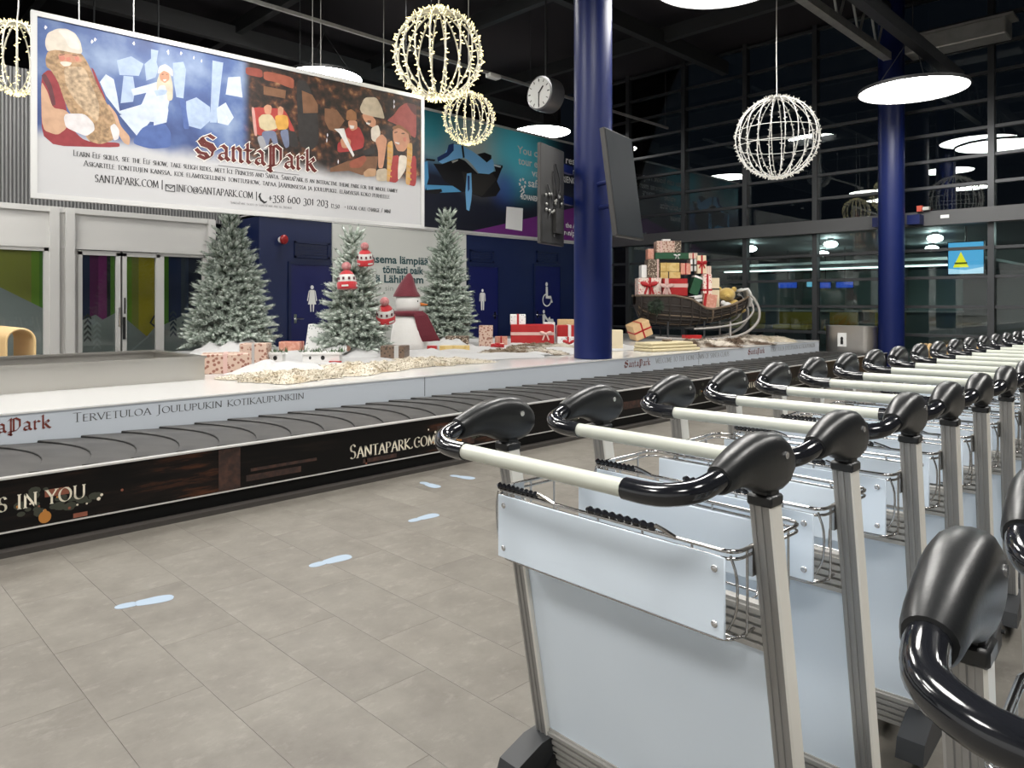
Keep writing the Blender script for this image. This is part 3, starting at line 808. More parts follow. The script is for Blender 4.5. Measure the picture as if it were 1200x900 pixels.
    put('basket_wires', mb, M_wire, 60)
    # black beaded sleeves clipped on the rim
    for y0, y1 in ((.325, .185), (.03, -.155)):
        mb = MB(); p = []; rr = []
        k = 9
        for i in range(k * 2 + 1):
            f = i / (k * 2); p.append((-.067, y0 + (y1 - y0) * f, .858)); rr.append(.0092 if i % 2 else .0045)
        mb.tube(p, rr, 8); put('beaded_sleeve', mb, M_grip, 30)
    for y0, y1 in ((.185, .13), (-.155, -.205)):
        put('rim_clip', MB().tube(catmull([(-.067, y0, .862), (-.067, (y0 + y1) / 2, .856), (-.067, y1, .848)], 3), .005, 6), M_wire)
    for s in (1, -1):
        put('basket_hook', MB().bb((-.005, s * .333 - .004, .79), (.03, s * .333 + .004, .85)), M_wire)
    # base: fenders, wheels, luggage deck
    bx = lx(.1)
    for s in (1, -1):
        put('wheel_fender', MB().prism([(bx - .17, .055), (bx - .15, .105), (bx - .06, .135), (bx + .05, .14), (bx + .05, .05), (bx - .14, .045)], s * W - .035, s * W + .035, 'y'), M_rubber, 30)
        sub('bracket', MB().prism([(bx - .06, .055), (bx + .03, .125), (bx + .055, .125), (bx + .055, .085), (bx - .01, .05)], s * (W - .037) - .006, s * (W - .037) + .006, 'y').cyl((bx + .035, s * W - .046, .105), (bx + .035, s * W + .046, .105), .008, 8), M_plastic)
        put('wheel', MB().lathe([(.02, -.017), (.05, -.017), (.056, -.01), (.056, .01), (.05, .017), (.02, .017)], 18, (bx - .02, s * (W - .01), .056), Matrix.Rotation(R(90), 3, 'X')), M_rubber)
        put('side_rail', MB().tube([(bx + .0, s * .31, .1), (bx + .2, s * .27, .115), (bx + .36, s * .17, .12)], .016, 8), M_alu)
    put('deck', MB().prism([(bx + .01, .28), (bx + .2, .25), (bx + .34, .16), (bx + .34, -.16), (bx + .2, -.25), (bx + .01, -.28)], .122, .132), M_alu, 30)
    put('cross_tube', MB().cyl((bx + .34, -.17, .12), (bx + .34, .17, .12), .014, 8), M_alu)
    put('front_wheel', MB().lathe([(.015, -.014), (.045, -.014), (.05, -.008), (.05, .008), (.045, .014), (.015, .014)], 16, (bx + .3, 0, .05), Matrix.Rotation(R(90), 3, 'X')), M_rubber)
    return parts
TP = trolley_parts()
def trolley(loc, rz, label, group):
    t = thing('luggage_trolley', label, 'luggage trolley', loc, rz, group)
    obs = []
    for name, me, par in TP:
        obs.append(link(name, me, t if par is None else obs[par]))
    return t
TX = [1.335, 1.735, 2.185, 2.575, 2.965, 3.36, 3.75, 4.13, 4.51, 4.90, 5.29, 5.67, 6.05, 6.46, 6.85, 7.25, 7.63, 8.0]
TY = [-1.5, -1, 2.5, 3, 3.5, 5, 4, 4, 4, 4, 4, 4, 4, 4, 4, 4, 4, 4]
for i, (x, a) in enumerate(zip(TX, TY)):
    lab = ('luggage trolley at the near end of the long row, panels in full view' if i == 0 else
           'luggage trolley with pale blue panel, %s from the near end of the long row' % ORD[i] if i < 17 else 'farthest luggage trolley in view at the right end of the long row')
    trolley((x, 1.0, 0), R(a), lab, 'luggage trolleys nested in the long row')
for i, (x, lab) in enumerate(((.93, 'luggage trolley at the lower right corner, its black grip closest to the viewer'), (1.35, 'luggage trolley of the near right row, black grip cut by the right picture edge'))):
    trolley((x, -.15, 0), R(3), lab, 'luggage trolleys of the near right row')

# ------------------------------------------------------------------ round pendant lamps
M_lampglow = emis('lamp_diffuser', (1.0, .975, .93), LAMP_POWER)
M_lampbody = mat('lamp_body', (.03, .03, .032), .5)
def lamp_mesh(r):
    body = MB().lathe([(r * .55, .10), (r * .98, .055), (r + .012, .05), (r + .012, .0), (r - .004, .0), (r - .004, .04)][::-1], 48)
    d = MB().lathe([(r - .006, .012), (r * .5, .008), (.02, .008)], 48)
    return body, d
def lamp(loc, r, label, zc=7.2):
    t = thing('pendant_lamp', label, 'pendant lamp', loc, 0, 'round pendant lamps under the roof')
    b, d = lamp_mesh(r)
    b.build('housing', M_lampbody, t, smooth=40)
    d.build('diffuser', M_lampglow, t, smooth=60)
    for a in (90, 210, 330):
        MB().cyl((r * .8 * math.cos(R(a)), r * .8 * math.sin(R(a)), .06), (0, 0, .9), .006, 6).build('cable', M_lampbody, t)
    MB().cyl((0, 0, .9), (0, 0, zc - loc[2]), .008, 6).build('suspension_rod', M_lampbody, t)
    return t
lamp((12.63, 3.64, 4.68), .78, 'round glowing pendant lamp in front of the right blue column')
lamp((8.75, 4.83, 5.57), .90, 'round glowing pendant lamp cut by the top edge right of the tall blue column')
lamp((14.0, 12.88, 5.79), .74, 'round glowing pendant lamp rising behind the snowmobile banner')
lamp((7.5, 12.75, 5.75), .74, 'round glowing pendant lamp peeping over the theme park banner')
# unseen lamps added to light trolleys, shop front and rest room wall
for x, y, z in ((4.6, 3.4, 5.75), (.4, 3.0, 5.75), (-3.6, 3.2, 5.75), (8.8, -1.6, 5.75), (4.6, -1.8, 5.75), (.4, -2.4, 5.75), (-3.6, -1.8, 5.75), (12.6, -1.6, 5.75), (3.4, 6.9, 5.75), (-1.2, 7.4, 5.75), (.2, 10.4, 5.75), (-2.6, 10.7, 5.75), (6.3, 10.2, 6.9)):
    lamp((x, y, z), .80, 'round pendant lamp added unseen under the dark roof to light the hall')
# small ceiling lamps of the hall beyond the glass
M_hall = emis('hall_lamp_glow', (.85, 1.0, .95), 30)
for i, (x, y) in enumerate(((19, 9.6), (19, 7.4), (19, 5.0), (22.5, 9.0), (22.5, 6.0), (22.5, 3.0), (19, 2.2))):
    t = thing('dome_lamp', 'small round ceiling lamp beyond the glass wall, %s counted from the sleigh' % ORD[i], 'ceiling lamp', (x, y, 2.83), 0, 'ceiling lamps beyond the glass')
    MB().ell((0, 0, 0), (.17, .17, .09), 16, 8).build('globe', M_hall, t, smooth=60)
    MB().cyl((0, 0, .08), (0, 0, .15), .08, 12).build('base', M_lampbody, t)

# flat artwork printed on the two banners (banner coordinates in metres)
ART = [
 ('red', [(0.09,1.32),(0.16,1.4),(0.23,1.36),(0.28,1.2),(0.33,1.01),(0.33,0.85),(0.5,0.67),(0.85,0.71),(0.85,0.65),(0.1,0.57)]),
 ('red', [(0.56,1.51),(0.59,1.49),(0.71,1.18),(0.7,1.13),(0.66,1.21)]),
 ('tan', [(0.09,1.27),(0.15,1.16),(0.2,0.99),(0.31,0.99),(0.36,0.95),(0.33,0.79),(0.24,0.7),(0.1,0.74)]),
 ('tan', [(0.72,1.15),(0.82,1.03),(0.86,0.9),(0.96,0.79),(0.95,0.69),(0.89,0.71),(0.79,0.89)]),
 ('trimred', [(0.09,1.32),(0.13,1.35),(0.19,1.24),(0.23,1.03),(0.19,1.01),(0.16,1.18)]),
 ('beard', [(0.13,1.5),(0.15,1.59),(0.23,1.63),(0.38,1.67),(0.47,1.64),(0.52,1.57),(0.56,1.49),(0.63,1.31),(0.71,1.15),(0.79,1.01),(0.82,0.89),(0.79,0.73),(0.66,0.66),(0.54,0.68),(0.46,0.83),(0.35,0.98),(0.3,1.11),(0.25,1.28),(0.18,1.4),(0.14,1.42)]),
 ('beardlight', [(0.3,1.46),(0.5,1.5),(0.57,1.31),(0.65,1.1),(0.63,0.9),(0.53,0.98),(0.41,1.1),(0.32,1.26)]),
 ('skin', [(0.24,1.59),(0.44,1.62),(0.48,1.56),(0.46,1.54),(0.27,1.5)]),
 ('cream', [(0.26,1.5),(0.31,1.52),(0.38,1.52),(0.36,1.48),(0.3,1.46)]),
 ('hat', [(0.13,1.71),(0.15,1.79),(0.24,1.86),(0.33,1.88),(0.41,1.85),(0.46,1.77),(0.48,1.66),(0.46,1.63),(0.23,1.63),(0.15,1.59),(0.13,1.65)]),
 ('hat2', [(0.24,1.84),(0.33,1.87),(0.41,1.84),(0.45,1.76),(0.46,1.67),(0.35,1.68),(0.31,1.77)]),
 ('blush', [(0.25,1.56),(0.3,1.58),(0.32,1.55),(0.29,1.52),(0.26,1.52)]),
 ('blush', [(0.4,1.59),(0.44,1.6),(0.45,1.56),(0.42,1.54)]),
 ('blush', [(0.32,1.56),(0.36,1.58),(0.37,1.54),(0.33,1.52)]),
 ('browtone', [(0.26,1.58),(0.31,1.6),(0.31,1.59),(0.26,1.57)]),
 ('browtone', [(0.38,1.61),(0.43,1.61),(0.43,1.6),(0.38,1.6)]),
 ('glove', [(0.3,0.9),(0.32,0.95),(0.5,0.98),(0.59,0.89),(0.6,0.81),(0.52,0.73),(0.42,0.76),(0.32,0.8)]),
 ('glove', [(0.75,0.88),(0.8,0.92),(0.85,0.85),(0.84,0.75),(0.79,0.72)]),
 ('icepale', [(0.65,1.36),(0.71,1.46),(0.79,1.42),(0.82,1.27),(0.85,1.07),(1.07,1.18),(1.17,1.3),(1.13,0.98),(0.85,1.04),(0.71,1.22)]),
 ('ice', [(0.82,1.64),(0.97,1.72),(1.1,1.66),(1.05,1.51),(0.85,1.48)]),
 ('ice', [(0.89,1.48),(0.99,1.49),(1.01,1.34),(0.99,1.2),(0.86,1.16)]),
 ('ice', [(1.11,1.66),(1.18,1.74),(1.18,1.85),(1.26,1.85),(1.24,1.71),(1.26,1.64),(1.23,1.53),(1.13,1.47)]),
 ('icepale', [(0.97,1.34),(1.17,1.44),(1.28,1.5),(1.37,1.43),(1.38,1.27),(1.33,1.01),(1.17,1.0),(1.04,0.8),(0.85,1.02),(1.07,1.16),(1.13,1.33),(0.99,1.27)]),
 ('deepblue', [(1.1,0.94),(1.33,1.01),(1.4,0.91),(1.4,0.73),(1.17,0.68),(0.97,0.72)]),
 ('deepblue', [(1.21,0.93),(1.34,0.92),(1.31,0.73),(1.21,0.71)]),
 ('icepale', [(1.21,1.24),(1.36,1.29),(1.37,1.16),(1.35,1.02),(1.21,0.96)]),
 ('ice', [(1.42,1.74),(1.54,1.78),(1.57,1.69),(1.54,1.34),(1.46,1.34),(1.43,1.52)]),
 ('ice', [(1.88,1.87),(2.01,1.87),(1.98,1.6),(1.93,1.11),(1.85,1.1)]),
 ('ice', [(1.57,1.31),(1.69,1.38),(1.85,1.29),(1.86,1.13),(1.74,1.0),(1.58,1.02)]),
 ('icepale', [(2.07,1.7),(2.22,1.74),(2.25,1.48),(2.04,1.48)]),
 ('icepale', [(1.93,1.29),(2.04,1.38),(2.14,1.21),(2.07,1.1),(1.94,1.11)]),
 ('hair', [(1.24,1.48),(1.3,1.67),(1.37,1.67),(1.42,1.49),(1.42,1.3),(1.36,1.27),(1.34,1.46),(1.27,1.44),(1.24,1.33)]),
 ('skin', [(1.27,1.57),(1.32,1.63),(1.38,1.61),(1.38,1.53),(1.33,1.48),(1.28,1.51)]),
 ('hat2', [(1.25,1.58),(1.27,1.67),(1.34,1.71),(1.42,1.66),(1.42,1.57),(1.38,1.61),(1.32,1.63),(1.28,1.59)]),
 ('star', [(0.12,1.84),(0.13,1.87),(0.15,1.85),(0.13,1.82)]),
 ('star', [(0.59,1.82),(0.6,1.85),(0.62,1.83),(0.6,1.8)]),
 ('star', [(0.56,1.79),(0.57,1.82),(0.59,1.8),(0.57,1.77)]),
 ('star', [(0.98,1.87),(1.0,1.9),(1.01,1.87),(1.0,1.85)]),
 ('star', [(1.35,1.86),(1.37,1.89),(1.38,1.86),(1.37,1.84)]),
 ('star', [(1.36,1.84),(1.37,1.87),(1.38,1.84),(1.37,1.82)]),
 ('star', [(1.65,1.85),(1.66,1.88),(1.67,1.86),(1.66,1.83)]),
 ('star', [(1.74,1.83),(1.75,1.86),(1.76,1.84),(1.75,1.81)]),
 ('star', [(1.5,1.87),(1.51,1.9),(1.53,1.88),(1.51,1.85)]),
 ('star', [(2.04,1.19),(2.05,1.22),(2.06,1.2),(2.05,1.17)]),
 ('star', [(2.06,1.15),(2.07,1.18),(2.09,1.15),(2.07,1.12)]),
 ('wine', [(2.29,1.88),(2.5,1.89),(2.51,1.78),(2.29,1.78)]),
 ('rust', [(2.52,1.88),(2.93,1.87),(2.93,1.72),(2.82,1.73),(2.7,1.76),(2.52,1.76)]),
 ('wood', [(2.52,1.68),(2.82,1.68),(2.81,1.57),(2.52,1.57)]),
 ('dark', [(2.96,1.86),(3.12,1.86),(3.27,1.46),(3.29,1.07),(3.19,0.94),(3.0,0.97)]),
 ('wood', [(3.04,1.72),(3.19,1.69),(3.27,1.57),(3.27,1.46),(3.06,1.42)]),
 ('bench', [(2.36,1.38),(2.68,1.42),(2.81,1.42),(2.95,1.15),(2.87,1.16),(2.84,1.25),(2.65,1.1),(2.44,1.02),(2.4,1.18)]),
 ('pink', [(2.36,1.38),(2.4,1.38),(2.44,1.02),(2.4,1.02)]),
 ('stripe', [(2.45,1.25),(2.5,1.31),(2.62,1.33),(2.68,1.25),(2.71,1.16),(2.56,1.1),(2.47,1.13)]),
 ('amber', [(2.67,1.31),(2.73,1.35),(2.84,1.35),(2.86,1.25),(2.84,1.17),(2.71,1.14),(2.68,1.22)]),
 ('skin', [(2.52,1.41),(2.57,1.45),(2.63,1.44),(2.62,1.33),(2.54,1.32)]),
 ('skin', [(2.71,1.42),(2.74,1.46),(2.79,1.44),(2.78,1.35),(2.71,1.33)]),
 ('denim', [(2.49,1.09),(2.68,1.13),(2.72,0.93),(2.67,0.9),(2.61,1.04),(2.58,0.91),(2.52,0.93)]),
 ('denim', [(2.73,1.13),(2.85,1.18),(2.87,0.95),(2.81,0.91)]),
 ('dark', [(2.87,1.16),(2.96,1.15),(3.0,0.96),(2.87,0.94)]),
 ('steel', [(2.43,1.01),(2.51,1.04),(2.58,0.87),(2.49,0.84)]),
 ('wood', [(3.37,1.54),(3.55,1.55),(3.67,1.42),(3.55,1.24),(3.43,1.26),(3.37,1.37)]),
 ('redbright', [(3.67,1.29),(3.75,1.35),(3.9,1.37),(3.98,1.21),(3.96,1.08),(3.79,1.01),(3.56,0.96),(3.56,1.09),(3.67,1.16)]),
 ('skin', [(3.72,1.43),(3.86,1.45),(3.87,1.34),(3.78,1.29),(3.73,1.34)]),
 ('hair2', [(3.69,1.44),(3.7,1.56),(3.77,1.6),(3.85,1.56),(3.86,1.45),(3.72,1.43)]),
 ('skin', [(3.6,1.14),(3.67,1.21),(3.77,1.16),(3.75,1.05),(3.63,1.03)]),
 ('white', [(3.51,1.28),(3.66,1.31),(3.7,1.19),(3.82,0.96),(3.8,0.93),(3.67,1.11),(3.59,1.23)]),
 ('skin', [(3.94,1.56),(4.09,1.57),(4.17,1.5),(4.15,1.39),(4.04,1.41),(3.96,1.49)]),
 ('beige', [(3.9,1.63),(3.98,1.8),(4.17,1.84),(4.26,1.71),(4.31,1.55),(4.24,1.55),(4.11,1.55),(3.94,1.56)]),
 ('cream', [(4.08,1.38),(4.2,1.45),(4.24,1.34),(4.2,1.18),(4.09,1.21)]),
 ('wood', [(3.45,0.73),(3.69,0.85),(3.98,0.96),(4.2,0.99),(4.17,0.8),(3.94,0.69),(3.73,0.73),(3.45,0.68)]),
 ('rust', [(3.74,0.86),(3.98,0.98),(4.02,0.93),(3.92,0.79),(3.75,0.77)]),
 ('bread', [(3.96,0.73),(4.04,0.8),(4.17,0.81),(4.16,0.7),(3.98,0.67)]),
 ('dark', [(3.95,1.04),(4.13,1.12),(4.15,1.02),(3.98,0.98)]),
 ('beige', [(4.17,0.8),(4.35,0.84),(4.35,0.65),(4.17,0.63)]),
 ('skin', [(4.2,1.07),(4.15,1.22),(4.26,1.33),(4.35,1.26),(4.32,1.07),(4.28,0.83),(4.2,0.82)]),
 ('redbright', [(4.42,1.02),(4.55,1.06),(4.6,0.81),(4.51,0.64),(4.35,0.65)]),
 ('redbright', [(4.69,1.02),(4.85,1.1),(4.85,0.62),(4.67,0.64)]),
 ('cream', [(4.55,1.06),(4.69,1.06),(4.67,0.86),(4.53,0.67),(4.53,0.84)]),
 ('skin', [(4.44,1.41),(4.55,1.47),(4.71,1.42),(4.74,1.26),(4.64,1.12),(4.52,1.11),(4.45,1.26)]),
 ('braid', [(4.35,1.21),(4.44,1.26),(4.45,1.06),(4.41,0.85),(4.39,0.65),(4.34,0.64),(4.35,0.92)]),
 ('braid', [(4.69,1.25),(4.78,1.27),(4.78,1.07),(4.74,0.87),(4.74,0.63),(4.66,0.64),(4.68,0.96)]),
 ('hatred', [(4.34,1.53),(4.46,1.63),(4.55,1.76),(4.67,1.85),(4.85,1.85),(4.85,1.34),(4.74,1.38),(4.6,1.46),(4.46,1.51)]),
 ('hatdark', [(4.67,1.85),(4.85,1.85),(4.85,1.68),(4.76,1.74)]),
 ('browtone', [(4.47,1.38),(4.51,1.4),(4.53,1.39),(4.47,1.36)]),
 ('browtone', [(4.59,1.39),(4.64,1.4),(4.65,1.38),(4.59,1.37)]),
 ('white', [(4.48,1.24),(4.56,1.24),(4.55,1.21),(4.49,1.22)]),
 ('blush', [(4.62,1.33),(4.68,1.34),(4.67,1.27),(4.62,1.27)]),
 ('white', [(3.74,1.37),(3.82,1.37),(3.81,1.33),(3.76,1.32)]),
 ('browtone', [(4.02,1.48),(4.09,1.49),(4.08,1.45),(4.03,1.45)]),
 ('white', [(4.0,1.45),(4.07,1.45),(4.06,1.42),(4.01,1.43)]),
 ('amber', [(4.35,1.19),(4.43,1.17),(4.42,1.14),(4.35,1.16)]),
 ('amber', [(4.69,1.2),(4.77,1.18),(4.76,1.15),(4.69,1.17)]),
 ('amber', [(4.35,1.1),(4.43,1.08),(4.42,1.06),(4.35,1.07)]),
 ('amber', [(4.69,1.11),(4.77,1.09),(4.76,1.06),(4.69,1.08)]),
 ('amber', [(4.35,1.01),(4.43,0.99),(4.42,0.97),(4.35,0.98)]),
 ('amber', [(4.69,1.02),(4.77,1.0),(4.76,0.97),(4.69,0.99)]),
 ('amber', [(4.35,0.93),(4.43,0.91),(4.42,0.88),(4.35,0.9)]),
 ('amber', [(4.69,0.93),(4.77,0.91),(4.76,0.88),(4.69,0.9)]),
 ('amber', [(4.35,0.84),(4.43,0.82),(4.42,0.79),(4.35,0.81)]),
 ('amber', [(4.69,0.84),(4.77,0.82),(4.76,0.79),(4.69,0.81)]),
 ('amber', [(4.35,0.75),(4.43,0.73),(4.42,0.71),(4.35,0.73)]),
 ('amber', [(4.69,0.75),(4.77,0.73),(4.76,0.7),(4.69,0.72)]),
 ('hair2', [(4.43,1.45),(4.55,1.51),(4.74,1.42),(4.76,1.32),(4.71,1.4),(4.55,1.46),(4.45,1.41)]),
 ('browtone', [(1.29,1.57),(1.31,1.59),(1.32,1.58)]),
 ('browtone', [(1.34,1.59),(1.36,1.59),(1.36,1.58)]),
 ('white', [(1.31,1.52),(1.35,1.53),(1.34,1.51),(1.32,1.5)]),
 ('ice', [(1.21,1.37),(1.3,1.4),(1.36,1.4),(1.34,1.35),(1.24,1.31)]),
 ('deepblue', [(1.49,1.33),(1.56,1.32),(1.58,1.15),(1.61,0.98),(1.54,0.97),(1.53,1.11)]),
 ('star', [(3.4,1.18),(3.41,1.21),(3.42,1.18),(3.41,1.15)]),
 ('star', [(3.39,1.1),(3.4,1.14),(3.41,1.11),(3.4,1.07)]),
 ('star', [(4.45,1.82),(4.46,1.86),(4.48,1.83),(4.46,1.79)]),
 ('star', [(4.45,1.75),(4.46,1.79),(4.48,1.76),(4.46,1.72)]),
 ('star', [(3.56,0.83),(3.57,0.87),(3.58,0.84),(3.57,0.8)]),
]
AUR = [
 ('purple', [(10.49,2.86),(11.58,3.13),(12.72,3.41),(13.98,3.71),(15.75,4.12),(15.75,2.62),(10.49,2.37)]),
 ('skiblue', [(9.55,4.27),(9.72,4.41),(9.92,4.68),(10.22,4.7),(10.29,4.44),(10.16,4.4),(9.91,4.32),(9.69,4.23)]),
 ('deep', [(9.55,4.34),(9.81,4.49),(9.86,4.65),(10.0,4.71),(10.0,4.55),(9.85,4.41),(9.66,4.3),(9.57,4.25)]),
 ('black', [(9.45,4.2),(9.69,4.22),(9.91,4.32),(10.16,4.41),(10.32,4.38),(10.69,4.15),(11.24,4.27),(11.45,4.4),(11.27,4.05),(11.38,3.88),(11.24,3.71),(10.82,3.64),(10.36,3.72),(10.22,3.7),(10.13,3.74),(9.75,3.87)]),
 ('black2', [(10.22,4.14),(10.55,4.13),(10.82,4.14),(11.13,4.21),(11.27,4.1),(10.82,3.67),(10.39,3.72)]),
 ('skiblue', [(10.26,4.68),(10.52,4.62),(10.82,4.5),(11.13,4.54),(11.18,4.44),(11.17,4.26),(11.03,4.18),(10.72,4.16),(10.55,4.31),(10.39,4.41),(10.29,4.44)]),
 ('black', [(10.67,4.57),(10.89,4.64),(11.1,4.61),(11.1,4.53),(10.96,4.43)]),
 ('black', [(11.17,4.42),(11.45,4.43),(11.45,4.38),(11.27,4.17)]),
 ('skilight', [(11.17,4.42),(11.4,4.41),(11.38,4.37),(11.18,4.38)]),
 ('black', [(10.21,4.7),(10.27,4.69),(10.31,4.45),(10.26,4.43)]),
 ('skiblue2', [(9.21,4.2),(9.3,4.23),(9.33,3.89),(9.24,3.62),(9.2,3.83)]),
 ('black', [(9.26,4.28),(9.51,4.29),(9.48,4.25),(9.26,4.24)]),
 ('skiblue2', [(9.26,3.74),(9.97,3.8),(10.22,3.7),(9.51,3.6),(9.27,3.63)]),
 ('black', [(9.24,3.63),(9.66,3.7),(9.69,3.65),(9.54,3.58),(9.24,3.57)]),
 ('skiblue', [(10.37,4.11),(10.5,4.14),(10.52,3.74),(10.5,3.54),(10.44,3.31),(10.36,3.33),(10.33,3.71)]),
 ('deep', [(10.39,4.07),(10.45,4.07),(10.45,3.78),(10.4,3.72)]),
 ('lampw', [(9.94,4.32),(10.13,4.38),(10.11,4.35),(9.97,4.28)]),
 ('white', [(11.57,3.51),(12.11,3.52),(12.08,2.99),(11.54,3.01)]),
]

# ------------------------------------------------------------------ hanging theme park banner
def soften(p, it=2, c=.16):
    for _ in range(it):
        q = []
        for i in range(len(p)):
            a, e, k = p[i], p[(i + 1) % len(p)], c
            q += [(a[0] * (1 - k) + e[0] * k, a[1] * (1 - k) + e[1] * k), (a[0] * k + e[0] * (1 - k), a[1] * k + e[1] * (1 - k))]
        p = q
    return p
def photo_print_material():
    """printed photo: blue ice scene left, dark workshop right, fading into white below"""
    m, nt, b = node_mat('banner_print'); N = nt.nodes; L = nt.links
    tc = N.new('ShaderNodeTexCoord'); sp = N.new('ShaderNodeSeparateXYZ'); L.new(tc.outputs['Object'], sp.inputs[0])
    def noise(sc, det=6):
        n = N.new('ShaderNodeTexNoise'); n.inputs['Scale'].default_value = sc; n.inputs['Detail'].default_value = det; L.new(tc.outputs['Object'], n.inputs['Vector']); return n
    def rng(src, a, b_, c=0, d=1):
        r = N.new('ShaderNodeMapRange'); r.interpolation_type = 'SMOOTHSTEP'
        r.inputs[1].default_value = a; r.inputs[2].default_value = b_; r.inputs[3].default_value = c; r.inputs[4].default_value = d; L.new(src, r.inputs[0]); return r.outputs[0]
    def ramp(src, stops):
        r = N.new('ShaderNodeValToRGB'); e = r.color_ramp.elements
        e[0].position, e[0].color = stops[0][0], (*stops[0][1], 1); e[1].position, e[1].color = stops[-1][0], (*stops[-1][1], 1)
        for p, c in stops[1:-1]: k = e.new(p); k.color = (*c, 1)
        L.new(src, r.inputs[0]); return r.outputs[0]
    def mix(f, a, c):
        x = N.new('ShaderNodeMix'); x.data_type = 'RGBA'; L.new(f, x.inputs[0]); L.new(a, x.inputs[6]); L.new(c, x.inputs[7]); return x.outputs[2]
    blue = ramp(noise(1.6).outputs[0], [(.3, (.02, .04, .15)), (.5, (.065, .115, .29)), (.68, (.24, .32, .48))])
    brown = ramp(noise(9, 8).outputs[0], [(.38, (.006, .004, .003)), (.52, (.03, .014, .009)), (.62, (.10, .036, .016)), (.74, (.32, .17, .08))])
    pic = mix(rng(sp.outputs[0], 2.22, 2.36), blue, brown)
    nz = noise(2.4, 3)
    ad = N.new('ShaderNodeMath'); ad.operation = 'MULTIPLY_ADD'; L.new(nz.outputs[0], ad.inputs[0]); ad.inputs[1].default_value = .22; L.new(sp.outputs[2], ad.inputs[2])
    wh = N.new('ShaderNodeRGB'); wh.outputs[0].default_value = (.50, .50, .51, 1)
    L.new(mix(rng(ad.outputs[0], .70, .92), wh.outputs[0], pic), b.inputs['Base Color'])
    b.inputs['Roughness'].default_value = .45
    return m
PK = .57
PC = dict(red=(.30, .02, .03), tan=(.62, .38, .24), trimred=(.12, .02, .03), beard=(.60, .38, .20), beardlight=(.72, .52, .33), skin=(.62, .30, .18), cream=(.78, .70, .60), hat=(.74, .66, .56), hat2=(.80, .76, .70),
          glove=(.76, .72, .73), icepale=(.62, .70, .84), ice=(.42, .53, .74), deepblue=(.06, .12, .36), hair=(.66, .58, .44), star=(.85, .86, .92), wine=(.28, .05, .03), rust=(.32, .08, .04), wood=(.20, .09, .04), dark=(.018, .014, .013),
          bench=(.42, .04, .03), pink=(.6, .32, .28), stripe=(.62, .52, .32), amber=(.68, .36, .06), denim=(.16, .19, .30), steel=(.34, .34, .36), redbright=(.40, .035, .035), hair2=(.30, .13, .05), white=(.78, .76, .74), beige=(.56, .47, .35),
          blush=(.62, .22, .15), browtone=(.16, .08, .05), bread=(.52, .31, .17), braid=(.66, .38, .14), hatred=(.40, .09, .08), hatdark=(.14, .05, .05), cream2=(.74, .72, .66))
M_bframe = mat('banner_frame', (.66, .66, .65), .35, .3)
bn = thing('theme_park_banner', 'large white framed banner with printed figures and red blackletter word mark, hanging over the trees', 'banner', (1.839, 9.093, 2.44), math.atan2(-.07765, .99698))
bw, bh = 4.985, 2.0
MB().bb((.05, -.012, .05), (bw - .05, .012, bh - .05)).build('print_sheet', photo_print_material(), bn)
MB().bb((0, -.03, 0), (bw, .03, .055)).build('frame_bar', M_bframe, bn)
MB().bb((0, -.03, bh - .055), (bw, .03, bh)).build('frame_bar', M_bframe, bn)
MB().bb((0, -.03, .055), (.055, .03, bh - .055)).build('frame_bar', M_bframe, bn)
MB().bb((bw - .055, -.03, .055), (bw, .03, bh - .055)).build('frame_bar', M_bframe, bn)
keys = []; mb = MB()
for i, (k, pts) in enumerate(ART):
    if k not in keys: keys.append(k)
    mb.cur = keys.index(k)
    pts = [(min(max(a, .057), bw - .057), min(max(c, .057), bh - .057)) for a, c in (pts if k in ('star', 'ice', 'icepale', 'wood', 'white') else soften(pts))]
    mb.add([(a, -.0125 - i * .00004, c) for a, c in pts], [tuple(range(len(pts)))])
tag(mb.build('printed_figures', [mat('banner_' + k, tuple(c * PK * (.62 if k.startswith('beard') else 1) for c in PC[k]), .5, noise=(22 if k.startswith('beard') else 11, tuple(min(1, c * PK * (1.3 if k.startswith('beard') else 1.5) + .01) for c in PC[k]), .3 if k.startswith('beard') else .9)) for k in keys], bn), kind='stuff')
PB = lambda x, y, z: (x, -.0165 - z, y)
M_inkd = mat('banner_ink', (.035, .035, .037), .6)
M_logo2 = mat('banner_red', (.11, .012, .009), .5)
M_glow = mat('word_mark_edge', (.80, .78, .72), .5)
for w_, m_, z_ in ((.27, M_glow, 0), (.19, M_logo2, .001), ):
    t = MB(); pen_text(t, 'SantaPark', 1.67, .66, .27, PB, z_, w=w_, ang=40, thin=.05 if z_ else .13, width=1.58, track=.0, glyphs=BL); t.build('word_mark', m_, bn)
for txt, x, z, h, wd, m_ in (('Learn Elf skills, see the Elf show, take sleigh rides, meet Ice Princess and Santa. SantaPark is an interactive theme park for the whole family', .39, .50, .062, 4.13, M_inkd),
                     ('Askartele tonttujen kanssa, koe elämyksellinen tonttushow, tapaa Jääprinsessa ja joulupukki. elämyksiä koko perheelle', .49, .40, .062, 3.9, M_inkd),
                     ('SANTAPARK.COM', .60, .235, .082, .66, M_inkd), ('|', 1.285, .235, .082, None, M_inkd), ('INFO@SANTAPARK.COM', 1.46, .215, .082, .92, M_inkd), ('|', 2.41, .21, .082, None, M_inkd),
                     ('+358 600 301 203', 2.58, .20, .10, .78 + .06, M_inkd), ('(2,50 € * local call charge / min)', 3.46, .19, .062, .95, M_inkd), ('SantaPark ticket is SantaPark Arctic World', 2.1, .125, .03, .8, M_ink2)):
    t = MB(); pen_text(t, txt, x, z, h, PB, w=.13, thin=.055, width=wd); t.build('lettering', m_, bn)
def bar(t, x0, z0, x1, z1): t.add([PB(x0, z0, 0), PB(x1, z0, 0), PB(x1, z1, 0), PB(x0, z1, 0)], [(0, 1, 2, 3)])
